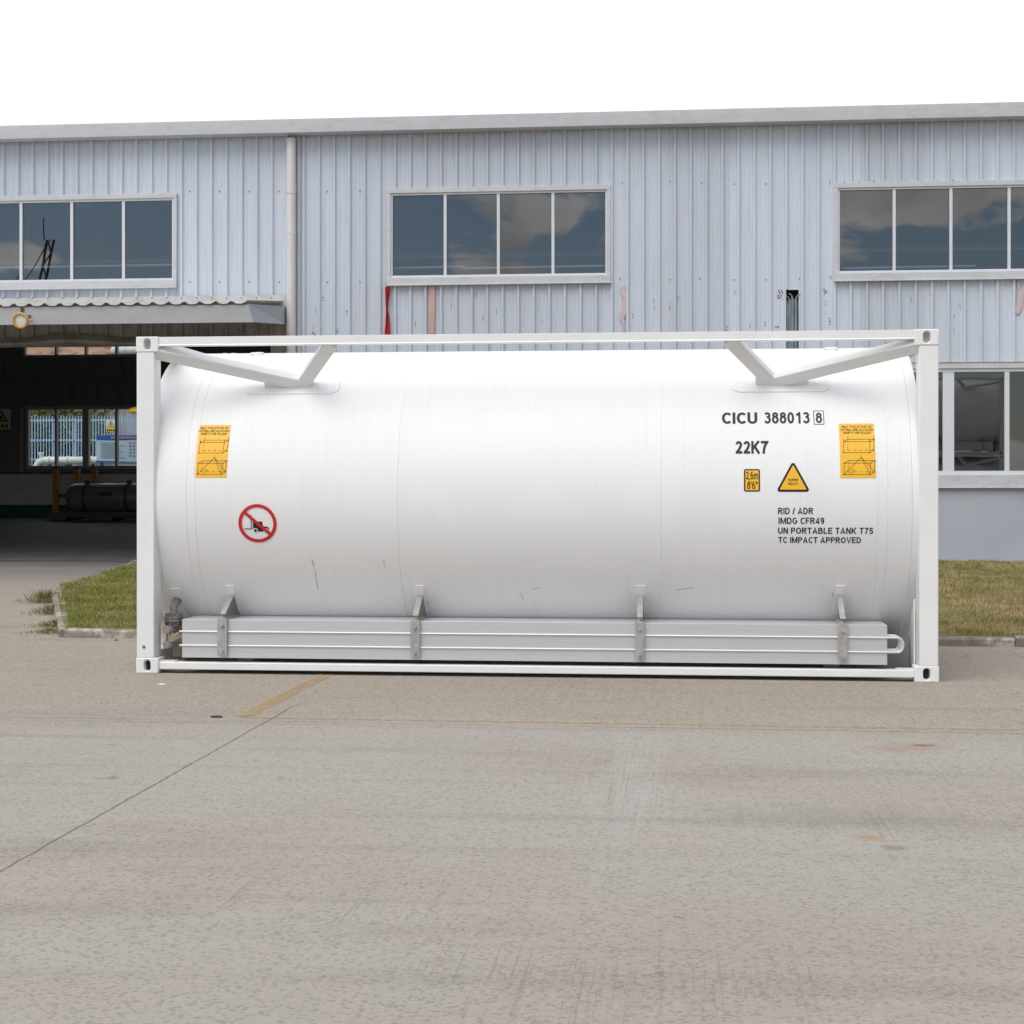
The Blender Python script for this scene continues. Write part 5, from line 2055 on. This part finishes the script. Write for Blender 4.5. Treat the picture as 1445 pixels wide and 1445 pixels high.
posts = [(78.7, 25.4, 'ochre steel post standing left of the dark gas vessel'), (109, 25.75, 'ochre steel post behind the left end of the gas vessel'),
         (133.5, 25.75, 'ochre steel post behind the first strap of the gas vessel')]
proto = None
for px, Y, lab in posts:
    X = P(px, 690, Y).x
    zt_ = P(px, 660, Y).z
    if proto is None:
        proto = thing('steel_post', (X, Y, zg(Y)), lab, 'post', 'ochre posts in the workshop')
        c = MB()
        hgt = zt_ - zg(Y)
        c.box((X - 0.06, Y - 0.06, zg(Y)), (X + 0.06, Y + 0.06, zg(Y) + hgt - 0.03))
        part(c, 'shaft', ['ochre'], proto, bevel=0.008)
        c = MB()
        c.box((X - 0.07, Y - 0.07, zg(Y) + hgt - 0.03), (X + 0.07, Y + 0.07, zg(Y) + hgt))
        part(c, 'cap', ['steel_dk'], proto)
        c = MB()
        c.box((X - 0.14, Y - 0.12, zg(Y)), (X + 0.14, Y + 0.12, zg(Y) + 0.015))
        part(c, 'foot_plate', ['steel_dk'], proto)
    else:
        q = dup(proto)
        q.location = (X, Y, zg(Y))
        tag(q, lab, 'post', 'ochre posts in the workshop')


def flat_sign(name, x0, z0, x1, z1, Y, layers, label, cat, thick=0.012):
    """layers: (part name, material, [polygons in 0..1 coordinates])"""
    t = thing(name, ((x0 + x1) / 2, Y, z0), label, cat)
    c_ = MB()
    c_.box((x0, Y, z0), (x1, Y + thick, z1))
    part(c_, 'panel', [layers[0]], t, smooth=None)
    for k, (nm, mk, polys) in enumerate(layers[1:]):
        c_ = MB()
        for pg in polys:
            n_ = len(pg)
            V = [(x0 + (x1 - x0) * p[0], Y - 0.002 * (k + 1), z0 + (z1 - z0) * p[1]) for p in pg]
            c_.add(V + [(v[0], v[1] + 0.0015, v[2]) for v in V], [tuple(range(n_))] + [(i, (i + 1) % n_, (i + 1) % n_ + n_, i + n_) for i in range(n_)])
        part(c_, nm, [mk], t, smooth=None)
    return t


def rr_(a_, b_, c_, d_):
    return [(a_, b_), (c_, b_), (c_, d_), (a_, d_)]


tri_o = [(0.12, 0.38), (0.88, 0.38), (0.5, 0.96)]
tri_i = [(0.24, 0.44), (0.76, 0.44), (0.5, 0.84)]
x0, z0 = P(-13, 606, YR - 0.08)[0], P(0, 606, YR - 0.08)[2]
x1, z1 = P(15.5, 577, YR - 0.08)[0], P(0, 577, YR - 0.08)[2]
flat_sign('warning_sign', x0, z0, x1, z1, YR - 0.10, ['sign_white', ('border', 'black', [tri_o]), ('triangle', 'sign_yellow', [tri_i]),
          ('symbol', 'black', [[(0.36, 0.5), (0.66, 0.5), (0.60, 0.57), (0.5, 0.72), (0.45, 0.6)]]), ('caption_strip', 'sign_yellow', [rr_(0.06, 0.04, 0.94, 0.30)]),
          ('caption', 'black', [rr_(0.14 + k * 0.2, 0.10, 0.27 + k * 0.2, 0.24) for k in range(4)])],
          'yellow triangle warning sign on the dark wall inside the workshop', 'sign')

YH = YF - 0.9
hp = P(197, 583, YH)
hood = thing('hoist_block', (hp.x, YH, hp.z), 'rounded yellow hoist block hanging in the doorway beside the white frame post', 'hoist')
c = MB()
lathe(c, Vector((hp.x, YH, hp.z)), Vector((0, 0, 1)), [(0.0, 0.001), (0.0, 0.14), (0.02, 0.165), (0.055, 0.16), (0.085, 0.11), (0.10, 0.001)], 28)
part(c, 'block', ['yel_hood'], hood, smooth=50)
c = MB()
c.tube([(hp.x + 0.02, YH, hp.z + 0.09), (hp.x + 0.02, YH, zw - 0.1)], 0.008, 8)
part(c, 'chain', ['steel_dk'], hood)

# ================================================================== BEHIND THE HALL
YFE = 34.0
fz = zg(YFE)
fx0, fx1 = P(20, 620, YFE).x, P(235, 620, YFE).x
ft = P(100, 586, YFE).z
fence = thing('palisade_fence', ((fx0 + fx1) / 2, YFE, fz), 'blue steel palisade fence behind the workshop', 'fence')
for py in (593, 621, 648):
    z = P(100, py, YFE).z
    c = MB()
    c.box((fx0, YFE + 0.02, z - 0.025), (fx1, YFE + 0.05, z + 0.025))
    part(c, 'rail', ['fence_blue'], fence, smooth=None)
c = MB()
c.prism([(fx0, fz), (fx0 + 0.026, fz), (fx0 + 0.026, ft - 0.05), (fx0 + 0.013, ft), (fx0, ft - 0.05)], 'y', YFE, YFE + 0.015)
pale = part(c, 'pale', ['fence_blue'], fence, smooth=None)
k = 1
while fx0 + k * 0.088 < fx1 and k < 98:
    q = pale.copy()
    COL.objects.link(q)
    q.parent = fence
    q.location.x = pale.location.x + k * 0.088
    k += 1
for px in (75.5, 104, 160, 225):
    X = P(px, 620, YFE).x
    c = MB()
    c.box((X - 0.05, YFE + 0.05, fz), (X + 0.05, YFE + 0.13, ft - 0.10))
    part(c, 'post', ['fence_blue'], fence, smooth=None)

YP = 31.5
pz = P(100, 650, YP).z
pp = thing('white_pipe', (P(100, 650, YP).x, YP, zg(YP)), 'thick white pipe running along the outside below the rear window', 'pipe')
c = MB()
a_, b_ = P(57, 652, YP), P(205, 650, YP)
c.tube([(a_.x - 0.12, YP, pz - 0.22), (a_.x - 0.03, YP, pz - 0.05), (a_.x + 0.10, YP, pz), (b_.x, YP, pz)], 0.11, 16)
pb = part(c, 'pipe', ['sign_white'], pp, smooth=50)
c = MB()
c.tube([(a_.x + 0.02, YP, pz), (a_.x + 0.02, YP, pz + 0.22)], 0.05, 12)
c.tube([(a_.x - 0.06, YP, pz + 0.2), (a_.x + 0.10, YP, pz + 0.2)], 0.03, 10)
part(c, 'valve', ['sign_white'], pp)
for px in (70, 96, 130):
    X = P(px, 650, YP).x
    c = MB()
    c.tube([(X - 0.02, YP, pz), (X + 0.02, YP, pz)], 0.13, 16)
    part(c, 'joint', ['sign_white'], pp)
    c = MB()
    c.box((X - 0.05, YP - 0.05, zg(YP)), (X + 0.05, YP + 0.05, pz - 0.06))
    part(c, 'support', ['steel_dk'], pp)
yb = 30.6
p0, p1 = P(136, 653, yb), P(236, 614, yb)
bt = 0.83
wave = [(i / 12, bt - 0.02 * math.sin(i / 12 * 6.28)) for i in range(13)]
lines = [rr_(0.06, 0.72 - 0.055 * k, 0.06 + random.uniform(0.2, 0.36), 0.735 - 0.055 * k) for k in range(11)]
cols_ = [rr_(0.47 + 0.05 * j, 0.70 - 0.12 * k, 0.495 + 0.05 * j, 0.75 - 0.12 * k) for j in range(3) for k in range(5)]
nb = flat_sign('notice_board', p0.x, p0.z, p1.x, p1.z, yb, ['board_pale', ('header', 'board_blue', [wave + [(1, 1), (0, 1)]]),
               ('footer', 'board_blue', [[(0, 0), (1, 0), (1, 0.05), (0.5, 0.03), (0, 0.08)]]),
               ('title', 'title_pink', [rr_(0.21 + 0.043 * k, 0.88, 0.245 + 0.043 * k, 0.95) for k in range(9)]),
               ('print', 'print_grey', lines + cols_)], 'pale blue notice board with a blue header outside the rear window', 'notice board')
c = MB()
for X in (p0.x + 0.15, p1.x - 0.15):
    c.box((X - 0.03, yb + 0.012, zg(yb)), (X + 0.03, yb + 0.07, p1.z))
part(c, 'leg', ['steel_dk'], nb, smooth=None)
ysg = 33.7
p0, p1 = P(149.5, 610, ysg), P(163.5, 592, ysg)
sg_ = flat_sign('warning_sign', p0.x, p0.z, p1.x, p1.z, ysg, ['sign_white', ('border', 'black', [tri_o]), ('triangle', 'sign_yellow', [[(0.17, 0.41), (0.83, 0.41), (0.5, 0.91)]]),
                ('symbol', 'black', [rr_(0.46, 0.55, 0.54, 0.78), rr_(0.46, 0.47, 0.54, 0.52)]), ('caption_strip', 'sign_yellow', [rr_(0.02, 0.02, 0.98, 0.30)]),
                ('caption', 'black', [rr_(0.08 + k * 0.22, 0.08, 0.22 + k * 0.22, 0.24) for k in range(4)])],
                'yellow exclamation mark warning sign on the blue fence', 'sign')

# pale ribbed shed beyond the right part of the fence
YS = 39.0
sx0, sx1 = P(124, 620, YS).x, P(330, 620, YS).x
shed = thing('shed', ((sx0 + sx1) / 2, YS, 0.9), 'pale ribbed shed wall standing behind the blue fence', 'shed')
c = MB()
cladding(sx0, sx1, 0.9, P(150, 560, YS).z, sx0, 0.30, [], YS, c, 0, depth=0.04, grooves=False)
c.box((sx0, YS + 0.01, 0.9), (sx1, YS + 3.0, P(150, 560, YS).z - 0.005))
part(c, 'wall', ['wall_pale'], shed, smooth=None)
c = MB()
c.box((sx0 - 0.1, YS - 0.3, P(150, 560, YS).z), (sx1, YS + 3.2, P(150, 560, YS).z + 0.08))
part(c, 'roof', ['roof'], shed, smooth=None)
# white duct outside, seen through the high window
YD = 30.0
d0, d1 = P(158, 510, YD), P(158, 497, YD)
duct = thing('white_duct', (d0.x, YD, zg(YD)), 'white ventilation duct outside the high rear window', 'duct')
c = MB()
c.tube([(d0.x, YD + 14.0, d1.z + 0.03), (d0.x, YD + 0.25, d1.z + 0.03), (d0.x + 0.05, YD + 0.07, d1.z + 0.03), (d0.x + 0.2, YD, d1.z + 0.03), (d0.x + 9.0, YD, d1.z + 0.03)], 0.13, 16)
part(c, 'duct', ['sign_white'], duct, smooth=50)
for X in (0.35, 1.0, 1.6):
    c = MB()
    c.tube([(d0.x + X, YD, d1.z + 0.03), (d0.x + X + 0.05, YD, d1.z + 0.03)], 0.145, 16)
    part(c, 'collar', ['sign_white'], duct)
c = MB()
c.tube([(d0.x + 8.5, YD, 0.7), (d0.x + 8.5, YD, d1.z - 0.08)], 0.06, 10)
part(c, 'post', ['steel_dk'], duct)

# earth slope beyond
c = MB()
nx, ny = 70, 24
for j in range(ny + 1):
    for i in range(nx + 1):
        X = -60 + 75 * i / nx
        t = j / ny
        Y = 44 + 22 * t
        z = 0.9 + 9.0 * (t ** 0.8) + 0.9 * mnoise.noise((X * 0.25, Y * 0.25, 0)) + 0.35 * mnoise.noise((X * 0.9, Y * 0.9, 2))
        c.v.append((X, Y, z if j else 0.5))
for j in range(ny):
    for i in range(nx):
        q = j * (nx + 1) + i
        c.f.append((q, q + 1, q + nx + 2, q + nx + 1))
        c.m.append(0)
tag(c.build('hillside', 'hill', smooth=60), kind='structure')


def shrub(name, loc, h, w, n, mk, label, cat, group, seed, leaf=0.09):
    rng = random.Random(seed)
    t = thing(name, loc, label, cat, group)
    c_ = MB()
    lx, ly, lz = loc
    for k in range(4):
        a_ = rng.uniform(0, 6.28)
        c_.tube([(lx, ly, lz), (lx + math.cos(a_) * w * .15, ly + math.sin(a_) * w * .15, lz + h * .4), (lx + math.cos(a_) * w * .35, ly + math.sin(a_) * w * .35, lz + h * .8)], [h * .02, h * .014, h * .005], 6)
    part(c_, 'stem', ['bark'], t)
    c_ = MB()
    cl = [(rng.gauss(0, w * .28), rng.gauss(0, w * .28), rng.uniform(.15, .95) * h, rng.uniform(.18, .34) * w) for _ in range(16)]
    for k in range(n):
        q = rng.choice(cl)
        d = Vector((rng.gauss(0, 1), rng.gauss(0, 1), rng.gauss(0, 1))).normalized() * q[3] * rng.uniform(.5, 1.05)
        p = Vector((lx + q[0], ly + q[1], max(lz + 0.01, lz + q[2]))) + d
        u = Vector((rng.gauss(0, 1), rng.gauss(0, 1), rng.gauss(0, .6))).normalized()
        v = u.cross(Vector((rng.gauss(0, 1), rng.gauss(0, 1), rng.gauss(0, 1)))).normalized()
        s_ = leaf * rng.uniform(.5, 1.2)
        c_.add([p - u * s_, p + v * s_ * .4, p + u * s_, p - v * s_ * .4], [(0, 1, 2, 3)])
    part(c_, 'foliage', [mk], t, smooth=None)
    return t


sh = shrub('shrub', (P(60, 640, 37).x, 37, 0.95), 3.3, 2.6, 3600, 'leaf', 'leafy green shrub behind the blue fence', 'shrub', 'shrubs behind the fence', 3)
for px, Y, s_ in ((88, 37.5, 1.0), (112, 38.2, 0.95), (38, 37.8, 1.1), (74, 40, 1.25), (104, 41, 1.2), (15, 38, 1.1)):
    q = dup(sh)
    q.location = (P(px, 640, Y).x, Y, 0.95)
    q.scale = (s_, s_, s_)
    q.rotation_euler.z = px

# ================================================================== weeds and scraps by the kerb
w1 = None
for k, (px, py, h, lab) in enumerate(((66, 850, 0.20, 'green weed tuft growing beside the left kerb corner'), (76, 866, 0.14, 'low green weed tuft against the left kerb side'),
                                      (82, 884, 0.10, 'small weed tuft at the front kerb corner'), (72, 893, 0.06, 'flat weed patch on the concrete by the kerb corner'))):
    p = G(px, py)
    t = thing('weed_tuft', (p.x, p.y, p.z), lab, 'weed', 'weeds along the kerb')
    c = MB()
    rng = random.Random(k)
    for q in range(520):
        a_, rad = rng.uniform(0, 6.28), abs(rng.gauss(0, 0.16))
        b_ = Vector((p.x + math.cos(a_) * rad, p.y + math.sin(a_) * rad, p.z))
        hh = h * rng.uniform(.3, 1) * max(0.3, 1 - rad * 2)
        tp = b_ + Vector((rng.gauss(0, hh * .6), rng.gauss(0, hh * .6), hh))
        sd = Vector((rng.gauss(0, 1), rng.gauss(0, 1), 0)).normalized() * rng.uniform(.002, .0055)
        c.add([b_ - sd * .4, b_ + sd * .4, b_.lerp(tp, .6) + sd, tp, b_.lerp(tp, .6) - sd], [(0, 1, 2, 3, 4)])
    part(c, 'leaves', ['weed'], t, smooth=None)


def lump(name, px, py, sx_, sy_, sz_, mk, label, cat, seed):
    p = G(px, py)
    me_ = bpy.data.meshes.new(name)
    bm_ = bmesh.new()
    bmesh.ops.create_icosphere(bm_, subdivisions=2, radius=1)
    for v in bm_.verts:
        n_ = 1 + 0.35 * mnoise.noise(v.co * 1.7 + Vector((seed, 0, 0)))
        v.co = Vector((v.co.x * sx_ * n_, v.co.y * sy_ * n_, max(v.co.z, -0.4) * sz_ * n_))
    bm_.to_mesh(me_)
    bm_.free()
    me_.materials.append(M[mk])
    ob = bpy.data.objects.new(name, me_)
    ob.location = (p.x, p.y, p.z + sz_ * 0.35)
    COL.objects.link(ob)
    tag(ob, label, cat)


lump('rubber_scrap', 112, 899.5, 0.055, 0.035, 0.022, 'rubber', 'flat black rubber scrap at the foot of the kerb', 'scrap', 1)
lump('stone', 164, 904, 0.016, 0.014, 0.012, 'timber', 'small dark stone on the concrete left of the white tank', 'stone', 2)
lump('stone', 305, 1012.5, 0.045, 0.02, 0.010, 'rubber', 'dark flat stone left of the yellow line', 'stone', 3)
lump('stone', 228, 966, 0.030, 0.02, 0.006, 'sign_white', 'pale chip on the concrete below the left corner of the tank frame', 'stone', 5)

print('objects', len(bpy.data.objects))
